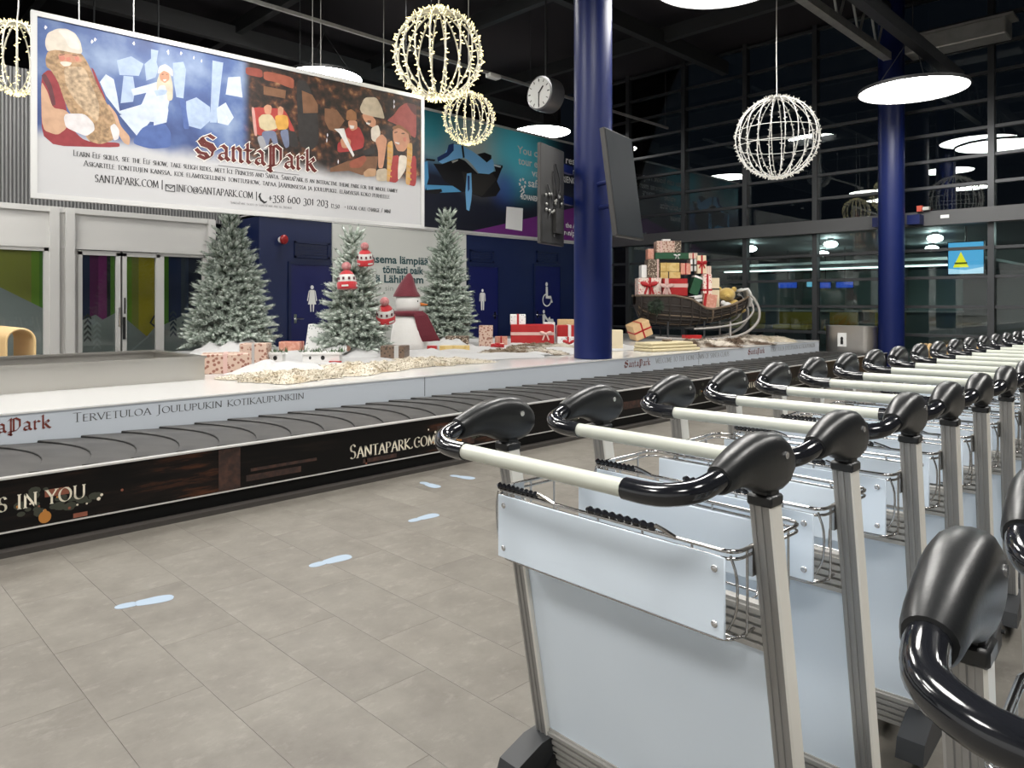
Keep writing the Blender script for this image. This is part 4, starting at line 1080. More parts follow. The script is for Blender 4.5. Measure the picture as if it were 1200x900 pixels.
t = MB(); bar(t, 1.335, .205, 1.345, .285); bar(t, 1.435, .205, 1.445, .285); bar(t, 1.345, .205, 1.435, .213); bar(t, 1.345, .277, 1.435, .285)
stroke_poly(t, [(1.345, .28), (1.39, .24), (1.435, .28)], .01, 90, .01, PB, 0); t.build('envelope_symbol', M_inkd, bn)
t = MB(); stroke_poly(t, [(2.475, .285), (2.465, .25), (2.485, .205), (2.53, .175), (2.555, .185)], .028, 45, .02, PB, 0); t.build('telephone_symbol', M_inkd, bn)
t = MB(); stroke_poly(t, [(1.95, .585), (3.0, .585)], .008, 90, .008, PB, 0); t.build('rule_line', M_ink2, bn)
for x in (.45, 1.0, 3.2, 3.32, 4.3):
    MB().cyl((x, 0, bh), (x, 0, 7.2 - 2.44), .006, 6).build('suspension_wire', M_steel, bn)

# ------------------------------------------------------------------ snowmobile banner over the rest rooms
def aurora_material():
    m, nt, b = node_mat('aurora_print'); N = nt.nodes; L = nt.links
    tc = N.new('ShaderNodeTexCoord'); sp = N.new('ShaderNodeSeparateXYZ'); L.new(tc.outputs['Object'], sp.inputs[0])
    n = N.new('ShaderNodeTexNoise'); n.inputs['Scale'].default_value = .9; n.inputs['Detail'].default_value = 3; L.new(tc.outputs['Object'], n.inputs['Vector'])
    ad = N.new('ShaderNodeMath'); ad.operation = 'MULTIPLY_ADD'; L.new(n.outputs[0], ad.inputs[0]); ad.inputs[1].default_value = .5; L.new(sp.outputs[2], ad.inputs[2])
    r = N.new('ShaderNodeValToRGB'); e = r.color_ramp.elements
    mr = N.new('ShaderNodeMapRange'); mr.inputs[1].default_value = 3.2; mr.inputs[2].default_value = 5.6; L.new(ad.outputs[0], mr.inputs[0])
    e[0].position = .0; e[0].color = (.006, .008, .018, 1); e[1].position = 1; e[1].color = (.02, .17, .21, 1)
    for p, c in ((.42, (.012, .016, .036)), (.52, (.05, .10, .2)), (.62, (.17, .33, .38)), (.78, (.05, .28, .34))): k = e.new(p); k.color = (*c, 1)
    L.new(mr.outputs[0], r.inputs[0])
    def glow(cx, cz, rad, col, base, amt=1.0):
        vs = N.new('ShaderNodeVectorMath'); vs.operation = 'DISTANCE'; L.new(tc.outputs['Object'], vs.inputs[0]); vs.inputs[1].default_value = (cx, 11.74, cz)
        g = N.new('ShaderNodeMapRange'); g.interpolation_type = 'SMOOTHSTEP'; g.inputs[1].default_value = rad; g.inputs[2].default_value = 0; g.inputs[3].default_value = 0; g.inputs[4].default_value = amt; L.new(vs.outputs['Value'], g.inputs[0])
        x = N.new('ShaderNodeMix'); x.data_type = 'RGBA'; L.new(g.outputs[0], x.inputs[0]); L.new(base, x.inputs[6]); x.inputs[7].default_value = (*col, 1); return x.outputs[2]
    c = glow(10.75, 4.7, 1.3, (.50, .52, .48), r.outputs[0], .85)
    c = glow(12.0, 4.85, 1.45, (.14, .80, 1.0), c, 1.0)
    c = glow(11.5, 4.0, .7, (.05, .10, .42), c, .7)
    # the right part is night blue
    g = N.new('ShaderNodeMapRange'); g.interpolation_type = 'SMOOTHSTEP'; g.inputs[1].default_value = 12.6; g.inputs[2].default_value = 13.7; L.new(sp.outputs[0], g.inputs[0])
    x = N.new('ShaderNodeMix'); x.data_type = 'RGBA'; L.new(g.outputs[0], x.inputs[0]); L.new(c, x.inputs[6]); x.inputs[7].default_value = (.010, .014, .032, 1)
    L.new(x.outputs[2], b.inputs['Base Color']); b.inputs['Roughness'].default_value = .4
    return m
AC = dict(purple=(.15, .02, .19), skiblue=(.2, .5, .85), deep=(.02, .045, .16), black=(.010, .010, .012), black2=(.03, .028, .026), skilight=(.6, .66, .7), skiblue2=(.1, .36, .65), lampw=(.5, .5, .46), white=(.9, .9, .9))
ab = thing('snowmobile_banner', 'dark teal banner with printed blue snowmobile and purple corner above the rest room doors', 'banner', (0, 0, 0))
X0, X1, Z0, Z1 = 8.6, 15.35, 2.875, 5.27
MB().bb((X0, 11.75, Z0), (X1, 11.80, Z1)).build('print_sheet', aurora_material(), ab)
MB().bb((X0, 11.735, Z1), (X1, 11.81, Z1 + .05)).bb((X0, 11.735, Z0 - .05), (X1, 11.81, Z0)).build('edge_bar', M_bframe, ab)
keys = []; mb = MB()
for i, (k, pts) in enumerate(AUR):
    if k not in keys: keys.append(k)
    mb.cur = keys.index(k)
    pts = [(min(max(a, X0), X1), min(max(c, Z0), Z1)) for a, c in pts]
    mb.add([(a, 11.7495 - i * .00012, c) for a, c in pts], [tuple(range(len(pts)))])
tag(mb.build('printed_snowmobile', [mat('aurora_' + k, AC[k], .45) for k in keys], ab), kind='stuff')
M_bw = mat('banner_white_ink', (.95, .95, .95), .5)
for txt, x, z, h, wd in (('You can book responsible', 11.92, 4.78, .19, 3.0), ('tour experiences marketing co', 11.95, 4.53, .19, 3.2), ('value', 12.4, 4.31, .18, .6), ('safartica', 12.28, 4.05, .2, .95), ('RIENCE', 13.5, 4.30, .17, .6),
                         ('ROVANIEMI', 12.05, 3.73, .13, .62), ('www.aurora', 12.76, 3.0, .15, .95), ('the Arctic', 13.62, 3.19, .13, .7), ('en/parti', 13.62, 3.0, .15, .62), ('TOUR', 14.4, 3.9, .2, .7)):
    sans_text('lettering', txt, h * 1.3, M_bw, ab, MT(x, 11.745, z), wd, .004)
t = MB()
for a in range(0, 360, 60):
    p = [(12.09 + .13 * math.cos(R(a + d_)) , 11.744, 4.1 + .13 * math.sin(R(a + d_))) for d_ in (0, 34)] + [(12.09 + .07 * math.cos(R(a + 40)), 11.744, 4.1 + .07 * math.sin(R(a + 40))), (12.09 + .07 * math.cos(R(a)), 11.744, 4.1 + .07 * math.sin(R(a)))]
    t.poly(p)
t.build('flower_emblem', M_bw, ab)
t = MB(); stroke_poly(t, [(12.02, 3.9), (12.12, 4.0 - .02), (12.14, 3.9), (12.06, 3.85), (12.03, 3.78)], .04, 30, .03, lambda x, y, z: (x, 11.744, y), 0); t.build('bird_emblem', M_bw, ab)

# ------------------------------------------------------------------ frosted fir trees
def frost_material():
    m, nt, b = node_mat('frosted_needles'); N = nt.nodes; L = nt.links
    a = N.new('ShaderNodeVertexColor'); a.layer_name = 'frost'
    r = N.new('ShaderNodeValToRGB'); e = r.color_ramp.elements
    e[0].color = (.045, .07, .045, 1); e[1].color = (.80, .84, .80, 1)
    k = e.new(.45); k.color = (.26, .32, .26, 1)
    L.new(a.outputs[0], r.inputs[0]); L.new(r.outputs[0], b.inputs['Base Color']); b.inputs['Roughness'].default_value = .8
    return m
M_frost = frost_material()
M_bark = mat('fir_bark', (.06, .045, .03), .9)
def branch_mesh(length, seed, white=1.0):
    """one fir branch along +x with fat bottle-brush sprigs; colour = amount of frost"""
    rn = random.Random(seed)
    v, f, c = [], [], []
    def sprig(p, d, l, r):
        d = d.normalized(); a = d.orthogonal().normalized(); b = d.cross(a)
        o = len(v); n = 5
        for k, (t, rr) in enumerate(((0, .3), (.3, .95), (.75, .9), (1, .1))):
            for j in range(n):
                q = 2 * math.pi * j / n
                v.append(p + d * (l * t) + (a * math.cos(q) + b * math.sin(q)) * r * rr * .6); c.append((.12 + .75 * t) * white)
        for k in range(3):
            for j in range(n): f.append((o + k * n + j, o + k * n + (j + 1) % n, o + (k + 1) * n + (j + 1) % n, o + (k + 1) * n + j))
        for i in range(34):
            t = rn.random() ** .8; q = rn.uniform(0, 6.283)
            s = (a * math.cos(q) + b * math.sin(q))
            base = p + d * (l * t * .95); tip = base + s * r * rn.uniform(.7, 1.15) + d * r * rn.uniform(.8, 1.5)
            side = s.cross(d) * .006
            o = len(v); v.extend([base + side, base - side, tip]); f.append((o, o + 1, o + 2))
            g = rn.uniform(.6, 1.15) * white; c.extend([.1 * g, .1 * g, min(1, .95 * g)])
    k = max(2, int(length / .05))
    for i in range(k):
        t = .25 + .75 * i / (k - 1)
        p = Vector((length * t * .86, 0, -.03 * t * t))
        if i == k - 1: sprig(p, Vector((1, 0, rn.uniform(-.1, .25))), .15, .034)
        else:
            for s in (1, -1):
                sprig(p, Vector((1, s * rn.uniform(.6, 1.1), rn.uniform(-.35, .35))), rn.uniform(.10, .15), .033)
            if i % 2 == 0: sprig(p, Vector((1, rn.uniform(-.3, .3), .9)), .11, .032)
    # stem
    o = len(v)
    for t in (0, 1):
        for j in range(4): v.append(Vector((length * .9 * t, .006 * math.cos(j * 1.571), .006 * math.sin(j * 1.571) - .03 * t))); c.append(0)
    for j in range(4): f.append((o + j, o + (j + 1) % 4, o + 4 + (j + 1) % 4, o + 4 + j))
    me = bpy.data.meshes.new('branch'); me.from_pydata([tuple(p) for p in v], [], f)
    ca = me.color_attributes.new('frost', 'FLOAT_COLOR', 'POINT')
    ca.data.foreach_set('color', [x for q in c for x in (q, q, q, 1)])
    me.materials.append(M_frost); me.update()
    return me
BLEN = [.12, .2, .3, .42, .55, .68]
BR = {}
def fir_tree(label, loc, H, rad, seed, white=1.0, lo=.25):
    rn = random.Random(seed)
    t = thing('frosted_fir', label, 'fir tree', loc)
    MB().tube([(0, 0, 0), (0, 0, H * .95)], [.035, .008], 8).build('trunk', M_bark, t, smooth=60)
    MB().bb((-.2, -.02, 0), (.2, .02, .03)).bb((-.02, -.2, 0), (.02, .2, .03)).build('stand', M_bark, t)
    z = lo
    while z < H - .05:
        u = z / H
        r = rad * (1 - u) ** .85 * (1 if u > .12 else .92)
        r = max(r, .10)
        n = max(4, int(2 * math.pi * r / .20))
        a0 = rn.uniform(0, 6.28)
        for i in range(n):
            L_ = r * rn.uniform(.86, 1.1)
            bl = min(BLEN, key=lambda q: abs(q - L_))
            key = (bl, rn.randrange(2), white)
            if key not in BR: BR[key] = branch_mesh(bl, hash(key[:2]) % 1000, white)
            b = link('branch', BR[key], t)
            el = R(-8 + 56 * u ** 1.3 + rn.uniform(-8, 8))
            b.matrix_local = Matrix.Translation((0, 0, z + rn.uniform(-.03, .03))) @ Matrix.Rotation(a0 + 2 * math.pi * (i + rn.uniform(-.25, .25)) / n, 4, 'Z') @ Matrix.Rotation(-el, 4, 'Y') @ Matrix.Scale(L_ / bl, 4)
        z += .062 + .02 * (1 - u)
    for k in range(5):
        key = (.12, 0, white)
        if key not in BR: BR[key] = branch_mesh(.12, 5, white)
        b = link('branch', BR[key], t)
        b.matrix_local = Matrix.Translation((0, 0, H - .10)) @ Matrix.Rotation(k * 1.3, 4, 'Z') @ Matrix.Rotation(R(-80 + 6 * k), 4, 'Y')
    return t
fir_tree('tall broad frosted fir left of the women\'s rest room door', (4.50, 10.2, PZ), 1.97, .70, 3, 1.15)
fir_tree('frosted fir hung with three red knitted hats beside the snowman', (5.22, 8.15, PZ), 1.60, .50, 5, 1.15)
fir_tree('slim frosted fir standing right behind the snowman', (7.72, 9.25, PZ), 2.16, .50, 8, 1.0)

# ------------------------------------------------------------------ red knitted hats on the middle fir
M_redknit = mat('red_knit', (.38, .012, .018), .85, bump=(70, .5), sheen=.3)
M_whiteknit = mat('white_knit', (.56, .55, .53), .85, bump=(70, .5))
M_pom = mat('pompom_yarn', (.30, .03, .04), .95, noise=(40, (.45, .22, .22), .8), bump=(60, .8))
M_hatpat = mat('knit_pattern', (.10, .03, .04), .85)
def knit_hat(label, loc, tilt, rz, k=1.0):
    t = thing('knitted_hat', label, 'knitted hat', loc, 0, 'red knitted hats on the middle fir')
    t.rotation_euler = (tilt, 0, rz); t.scale = (k, k, k)
    MB().lathe([(.095, .0), (.105, .005), (.108, .07), (.100, .078), (.092, .07)], 20).build('brim', M_redknit, t, smooth=50)
    MB().lathe([(.097, .07), (.094, .12), (.080, .155)], 20).build('white_band', M_whiteknit, t, smooth=50)
    MB().lathe([(.080, .155), (.058, .185), (.03, .205), (.008, .212)], 20).build('crown', M_redknit, t, smooth=50)
    MB().ell((0, 0, .245), (.052, .052, .05), 14, 10).build('pompom', M_pom, t, smooth=60)
    mb = MB()
    for i in range(10):
        a = 2 * math.pi * i / 10
        mb.box((.0975 * math.cos(a), .0975 * math.sin(a), .112), (.006, .022, .03), Matrix.Rotation(a, 3, 'Z'))
    tag(mb.build('knit_figures', M_hatpat, t), kind='stuff')
    mb = MB()
    for i in range(4):
        a = 2 * math.pi * i / 4 + .8
        mb.box((.1075 * math.cos(a), .1075 * math.sin(a), .032), (.006, .07, .018), Matrix.Rotation(a, 3, 'Z'))
    tag(mb.build('white_marks', M_whiteknit, t), kind='stuff')
knit_hat('red knitted hat with white band on the left side of the middle fir', (4.90, 7.78, 1.49), R(-4), 0, 1.15)
knit_hat('red knitted hat near the top of the middle fir', (5.22, 7.86, 1.80), R(14), R(-45), 1.0)
knit_hat('red knitted hat tilted low on the fir right beside the snowman', (5.48, 7.78, 1.08), R(24), R(-45), 1.15)

# ------------------------------------------------------------------ snowman
M_plush = mat('white_plush', (.60, .59, .57), .9, bump=(35, .35), sheen=.4)
M_burg = mat('burgundy_knit', (.105, .006, .016), .85, bump=(60, .5), sheen=.2)
sn = thing('snowman', 'white plush snowman with burgundy pointed hat and scarf', 'snowman', (6.62, 8.84, PZ), R(-45))
def lump(mb, prof, n=28, sq=.92):
    vs = []; fs = []
    for r, z, dx in prof:
        for j in range(n):
            q = 2 * math.pi * j / n; vs.append((dx + r * math.cos(q), r * sq * math.sin(q), z))
    for i in range(len(prof) - 1):
        for j in range(n): fs.append((i * n + j, i * n + (j + 1) % n, (i + 1) * n + (j + 1) % n, (i + 1) * n + j))
    fs.append(tuple(range(n))[::-1]); fs.append(tuple((len(prof) - 1) * n + j for j in range(n)))
    return mb.add(vs, fs)
lump(MB(), [(.24, 0, .02), (.275, .03, .02), (.285, .12, .02), (.26, .3, .02), (.22, .46, .0), (.17, .55, -.01), (.13, .58, -.01)]).build('body', M_plush, sn, smooth=70)
lump(MB(), [(.10, .56, -.01), (.165, .60, .0), (.19, .68, .005), (.185, .77, .0), (.165, .83, -.01), (.12, .87, -.01)]).build('head', M_plush, sn, smooth=70)
lump(MB(), [(.205, .815, -.015), (.20, .84, -.015), (.165, .90, -.02), (.12, 1.0, -.01), (.075, 1.09, .01), (.035, 1.15, .02), (.012, 1.17, .025)]).build('hat', M_burg, sn, smooth=70)
lump(MB(), [(.20, .52, 0), (.235, .535, 0), (.24, .575, 0), (.22, .60, 0), (.17, .60, 0)]).build('scarf_wrap', M_burg, sn, smooth=70)
mb = MB(); pts = [(.16, -.16, .58), (.22, -.18, .52), (.27, -.18, .38), (.32, -.17, .24), (.36, -.15, .14)]
for i in range(len(pts) - 1):
    a, b = Vector(pts[i]), Vector(pts[i + 1]); w0, w1 = .085 + .015 * i, .1 + .015 * i
    mb.add([a + Vector((-w0, -.012, 0)), a + Vector((w0, -.012, .02)), b + Vector((w1, -.012, .02)), b + Vector((-w1, -.012, 0)), a + Vector((-w0, .012, 0)), a + Vector((w0, .012, .02)), b + Vector((w1, .012, .02)), b + Vector((-w1, .012, 0))],
           [(0, 3, 2, 1), (4, 5, 6, 7), (0, 1, 5, 4), (1, 2, 6, 5), (2, 3, 7, 6), (3, 0, 4, 7)])
mb.build('scarf_end', M_burg, sn)
M_eye = mat('black_bead', (.01, .01, .01), .3)
MB().ell((.155, -.085, .745), (.014, .014, .016), 10, 8).build('eye', M_eye, sn, smooth=60)
MB().ell((.155, .085, .745), (.014, .014, .016), 10, 8).build('eye', M_eye, sn, smooth=60)
MB().tube([(.18, 0, .70), (.30, 0, .69)], [.028, .006], 10).build('nose', mat('carrot_felt', (.5, .14, .02), .8), sn, smooth=60)
mb = MB()
for k in range(5): mb.ell((.175 - .012 * abs(k - 2), -.09 + .045 * k, .655 + .012 * abs(k - 2)), (.01, .01, .01), 8, 6)
tag(mb.build('mouth_beads', M_eye, sn), kind='stuff')

# ------------------------------------------------------------------ wrapped gifts
def paper(name, c1, c2, scale, kind='voronoi', thr=.35):
    m, nt, b = node_mat(name); N = nt.nodes; L = nt.links
    tc = N.new('ShaderNodeTexCoord')
    if kind == 'voronoi':
        t = N.new('ShaderNodeTexVoronoi'); t.inputs['Scale'].default_value = scale; src = t.outputs['Distance']
    elif kind == 'wave':
        t = N.new('ShaderNodeTexWave'); t.inputs['Scale'].default_value = scale; src = t.outputs[1]
    else:
        t = N.new('ShaderNodeTexNoise'); t.inputs['Scale'].default_value = scale; src = t.outputs[0]
    L.new(tc.outputs['Object'], t.inputs['Vector'])
    r = N.new('ShaderNodeValToRGB'); r.color_ramp.elements[0].position = thr; r.color_ramp.elements[1].position = thr + .08
    r.color_ramp.elements[0].color = (*c1, 1); r.color_ramp.elements[1].color = (*c2, 1)
    L.new(src, r.inputs[0]); L.new(r.outputs[0], b.inputs['Base Color']); b.inputs['Roughness'].default_value = .4
    return m
PA = dict(red=mat('paper_red', (.33, .012, .014), .35, noise=(9, (.38, .02, .02), .5)), green=mat('paper_green', (.012, .07, .03), .4), gold=paper('paper_gold', (.52, .36, .12), (.60, .45, .19), 14, 'noise', .48),
          kraft=mat('paper_kraft', (.55, .36, .18), .5, noise=(30, (.60, .41, .22), .5)), pink=paper('paper_pink', (.55, .24, .17), (.62, .33, .25), 20, 'noise', .5),
          brown=paper('paper_brown_pattern', (.60, .50, .40), (.09, .06, .04), 38, 'voronoi', .3), rose=paper('paper_rose_pattern', (.26, .11, .08), (.55, .40, .32), 26, 'voronoi', .36),
          white=mat('paper_white', (.74, .73, .71), .45), dots=paper('paper_white_dots', (.06, .08, .08), (.74, .74, .73), 30, 'voronoi', .17), redpat=paper('paper_red_pattern', (.52, .05, .04), (.72, .62, .55), 30, 'voronoi', .28),
          cream=mat('paper_cream', (.68, .58, .40), .5), stripe=paper('paper_stripes', (.70, .62, .52), (.55, .35, .28), 9, 'wave', .5), dark=paper('paper_dark_brown', (.05, .035, .025), (.15, .10, .07), 30, 'voronoi', .3))
RB = dict(red=mat('ribbon_red', (.36, .008, .012), .4), white=mat('ribbon_white', (.72, .68, .66), .4), silver=mat('ribbon_silver', (.55, .54, .53), .3, .5), pink=mat('ribbon_pink', (.60, .40, .36), .4), dark=mat('ribbon_dark', (.03, .025, .02), .4),
          gold=mat('ribbon_gold', (.48, .32, .1), .35, .3), green=mat('ribbon_green', (.02, .12, .05), .4))
def gift(label, loc, d, rz, p, rib=None, rw=.03, cross='xy', bow=None, tilt=(0, 0), group=None, band=.5, vband=.5):
    """wrapped box standing on loc; ribbon bands lie on the paper; bow=(x, z, size) on the front"""
    t = thing('gift_box', label, 'gift', loc, 0, group)
    t.rotation_euler = (tilt[0], tilt[1], rz)
    x, y, z = d
    MB().rbox((0, 0, z / 2), (x, y, z), min(d) * .03, 1).build('wrapped_box', PA[p], t)
    if rib:
        e = .004
        mb = MB()
        if 'x' in cross: mb.box((0, 0, z * band), (x + 2 * e, y + 2 * e, rw))
        if 'y' in cross: mb.box((x * (vband - .5), 0, z / 2), (rw, y + 2 * e, z + 2 * e))
        if 'z' in cross: mb.box((0, 0, z / 2), (x + 2 * e, rw, z + 2 * e))
        mb.build('ribbon', RB[rib], t)
    if bow:
        bx, bz, s = bow; m_ = RB[rib]
        mb = MB(); yb = -y / 2 - s * .12
        for sgn in (1, -1):
            mb.ell((bx + sgn * s * .45, yb, bz + s * .18), (s * .42, s * .14, s * .24), 10, 6, Matrix.Rotation(sgn * -.35, 3, 'Y'))
            mb.box((bx + sgn * s * .3, yb, bz - s * .45), (s * .2, s * .06, s * .8), Matrix.Rotation(sgn * -.35, 3, 'Y'))
        mb.ell((bx, yb - s * .05, bz), (s * .16, s * .14, s * .16), 8, 6)
        mb.build('bow', m_, t, smooth=50)
    return t
Q = R(-45)
gp = 'wrapped gifts on the platform'
gift('rose patterned long gift lying beside the steel tray', (3.22, 7.42, PZ), (.46, .32, .2), R(-25), 'rose', 'pink', .04, 'y', group=gp)
gift('rose patterned small gift behind the long rose gift', (3.80, 7.95, PZ), (.3, .24, .26), R(-40), 'rose', 'silver', .03, 'y', group=gp)
gift('pinkish gift with red bow before the women\'s rest room door', (5.10, 9.55, PZ), (.30, .22, .17), Q, 'pink', 'red', .02, 'z', None, group=gp)
gift('tall white gift with dark specks leaning beside the hat fir', (5.12, 8.95, PZ), (.24, .18, .42), Q, 'dots', tilt=(0, R(8)), group=gp)
gift('small orange brown gift half hidden behind the hat fir', (5.62, 8.72, PZ), (.2, .16, .14), Q, 'pink', group=gp)
gift('dark brown gift with silver ribbon at the foot of the snowman', (5.36, 7.42, PZ + .02), (.30, .26, .17), R(-52), 'dark', 'silver', .055, 'y', None, group=gp, vband=.68)
gift('flat golden gift under the slim fir', (6.98, 8.18, PZ), (.44, .2, .09), R(-40), 'gold', group=gp)
gift('small dark red gift beside the snowman\'s scarf', (6.72, 8.38, PZ), (.14, .12, .09), Q, 'red', group=gp)
gift('brown patterned gift behind the golden gift', (7.5, 8.72, PZ), (.36, .22, .2), Q, 'brown', group=gp)
gift('upright rose patterned gift right of the slim fir', (7.93, 8.52, PZ), (.22, .18, .36), Q, 'rose', group=gp)
gift('little red gift with bow on the snow right of the slim fir', (7.83, 8.15, PZ), (.2, .18, .09), Q, 'redpat', 'red', .08, 'xy', (0, .05, .09), group=gp)
gift('pale pink gift with red ribbon left of the big red gift', (8.30, 8.55, PZ), (.2, .2, .17), Q, 'pink', 'red', .025, 'y', group=gp)
big = gift('big red gift with pale ribbon and rosette near the column', (8.90, 8.42, PZ), (.72, .42, .36), Q, 'red', 'pink', .05, 'x', (.22, .2, .12), group=gp, band=.58)
gift('red gift with white ribbon between the big red gift and the column', (9.5, 8.12, PZ), (.42, .36, .34), Q, 'red', 'white', .05, 'y', group=gp)
gift('white speckled gift with red ribbon on top of the big red gift', (8.72, 8.58, PZ + .36), (.26, .22, .17), Q, 'dots', 'red', .035, 'y', group=gp)
gift('white speckled gift with red bow in front of the red gifts', (9.12, 7.82, PZ), (.34, .14, .16), Q, 'dots', 'red', .03, 'y', (.02, .06, .13), group=gp)
gift('tan gift partly hidden by the tall blue column', (10.15, 8.75, PZ), (.3, .2, .42), Q, 'kraft', group=gp)
gift('small white gift behind the red gifts', (9.55, 8.62, PZ), (.2, .16, .38), Q, 'white', group=gp)
gift('tilted kraft gift with red ribbon left of the sleigh', (11.45, 7.98, PZ + .08), (.36, .3, .3), R(-30), 'kraft', 'red', .03, 'xy', tilt=(R(6), R(-22)), group=gp)
gift('grey patterned gift right of the tall blue column', (9.15, 6.85, PZ), (.18, .2, .3), Q, 'cream', group=gp)
# small toy houses with greenery
M_sprig = mat('green_garland', (.05, .10, .04), .8)
def toy_house(label, loc, w_):
    t = thing('toy_house', label, 'toy house', loc, Q, 'toy houses in the snow')
    MB().bb((-w_ / 2, -.06, 0), (w_ / 2, .06, .10)).build('wall', PA['white'], t)
    MB().prism([(-w_ / 2 - .02, .10), (w_ / 2 + .02, .10), (w_ / 2 - .02, .125), (-w_ / 2 + .02, .125)], -.08, .08, 'y').build('roof', PA['white'], t)
    MB().ell((.02, -.061, .06), (.024, .004, .026), 10, 6).build('window', M_eye, t)
    MB().ell((-w_ * .3, -.061, .06), (.015, .004, .02), 10, 6).build('window', M_eye, t)
    mb = MB(); rn = random.Random(int(w_ * 1000))
    for i in range(70):
        p = Vector((rn.uniform(-w_ / 2 - .05, w_ / 2 + .05), rn.uniform(-.07, .07), .125))
        d_ = Vector((rn.uniform(-1, 1), rn.uniform(-1, 1), rn.uniform(.2, 1.2))).normalized() * rn.uniform(.04, .09); sd = d_.cross(Vector((0, 0, 1))).normalized() * .008
        mb.add([p - sd, p + sd, p + d_], [(0, 1, 2)])
    tag(mb.build('fir_twigs', M_sprig, t), kind='stuff')
    return t
toy_house('white toy house with fir twigs, left of two in the snow', (3.98, 7.84, PZ + .03), .2)
th = toy_house('wide white toy house with fir twigs, right of two in the snow', (4.38, 7.48, PZ + .03), .42)
MB().bb((.1, -.1, 0), (.24, -.061, .025)).build('red_base', PA['red'], th)

# ------------------------------------------------------------------ snow fleece and fur rugs
M_snow = mat('snow_fleece', (.43, .43, .43), .9, bump=(18, .5), sheen=.4)
def hsh(x, y, s):
    return (math.sin(x * 3.1 + s) * math.cos(y * 2.7 - s * 1.3) + math.sin(x * 7.3 - y * 5.1 + s * 2.1) * .5 + math.sin(x * 13.7 + y * 11.3 + s) * .25) / 1.75
nx, ny = 70, 46
vs = []; fs = []
for j in range(ny + 1):
    for i in range(nx + 1):
        a, b = i / nx, j / ny
        x = 3.3 + 6.9 * a; y = 6.55 + 4.3 * b
        edge = min(a, 1 - a, b, 1 - b)
        x += .25 * hsh(y, x, 2.0) * (a < .1 or a > .9); y += .35 * hsh(x * .8, y, 5.0) * (b < .25) * (1 - b * 4)
        k = min(1, edge * 9)
        vs.append((x, y, PZ + .003 + k * (.035 + .03 * hsh(x * 1.3, y * 1.3, 1.0))))
for j in range(ny):
    for i in range(nx): fs.append((j * (nx + 1) + i, j * (nx + 1) + i + 1, (j + 1) * (nx + 1) + i + 1, (j + 1) * (nx + 1) + i))
tag(MB().add(vs, fs).build('snow_fleece', M_snow, smooth=80), 'white artificial snow fleece spread on the platform under the firs', 'snow fleece', kind='stuff')
def drift(label, x, y, r, h, seed):
    mb = MB(); n, m_ = 24, 8; vs = [(x, y, PZ + h)]; fs = []
    for i in range(1, m_ + 1):
        t = i / m_
        for j in range(n):
            q = 2 * math.pi * j / n; rr = r * t * (1 + .18 * hsh(math.cos(q) * 1.5, math.sin(q) * 1.5, seed))
            px, py = x + rr * math.cos(q), y + rr * math.sin(q)
            vs.append((px, py, PZ + .002 + h * (1 - t * t) ** 1.2 * (1 + .5 * hsh(px * 3, py * 3, seed))))
    for j in range(n): fs.append((0, 1 + j, 1 + (j + 1) % n))
    for i in range(m_ - 1):
        for j in range(n): fs.append((1 + i * n + j, 1 + (i + 1) * n + j, 1 + (i + 1) * n + (j + 1) % n, 1 + i * n + (j + 1) % n))
    tag(mb.add(vs, fs).build('snow_drift', M_snow, smooth=80), label, 'snow drift', 'snow drifts of white fleece')
drift('white fleece mound heaped beside the rose gifts below the broad fir', 3.66, 7.05, .55, .11, 1)
drift('white fleece mound around the foot of the hat fir', 5.3, 7.95, .48, .16, 2)
drift('white fleece mound around the foot of the broad fir', 4.35, 9.75, .6, .2, 3)
drift('white fleece mound around the foot of the slim fir', 7.35, 8.75, .45, .16, 4)
drift('white fleece mound in front of the snowman', 6.0, 7.6, .5, .1, 5)
drift('white fleece mound right of the tall column', 9.0, 7.3, .5, .1, 7)

def fur_material(name, c1, c2, sc, thr):
    m, nt, b = node_mat(name); N = nt.nodes; L = nt.links
    tc = N.new('ShaderNodeTexCoord')
    t = N.new('ShaderNodeTexNoise'); t.inputs['Scale'].default_value = sc; t.inputs['Detail'].default_value = 5; L.new(tc.outputs['Object'], t.inputs['Vector'])
    r = N.new('ShaderNodeValToRGB'); r.color_ramp.elements[0].position = thr - .06; r.color_ramp.elements[1].position = thr + .06
    r.color_ramp.elements[0].color = (*c1, 1); r.color_ramp.elements[1].color = (*c2, 1)
    L.new(t.outputs[0], r.inputs[0]); L.new(r.outputs[0], b.inputs['Base Color']); b.inputs['Roughness'].default_value = .9
    return m
M_creamfur = fur_material('cream_fur', (.44, .37, .26), (.56, .51, .42), 3.5, .40)
M_hide = fur_material('reindeer_hide', (.10, .065, .042), (.54, .49, .42), 2.6, .5)
M_greyfur = fur_material('grey_brown_fur', (.20, .15, .10), (.52, .48, .41), 3.4, .54)
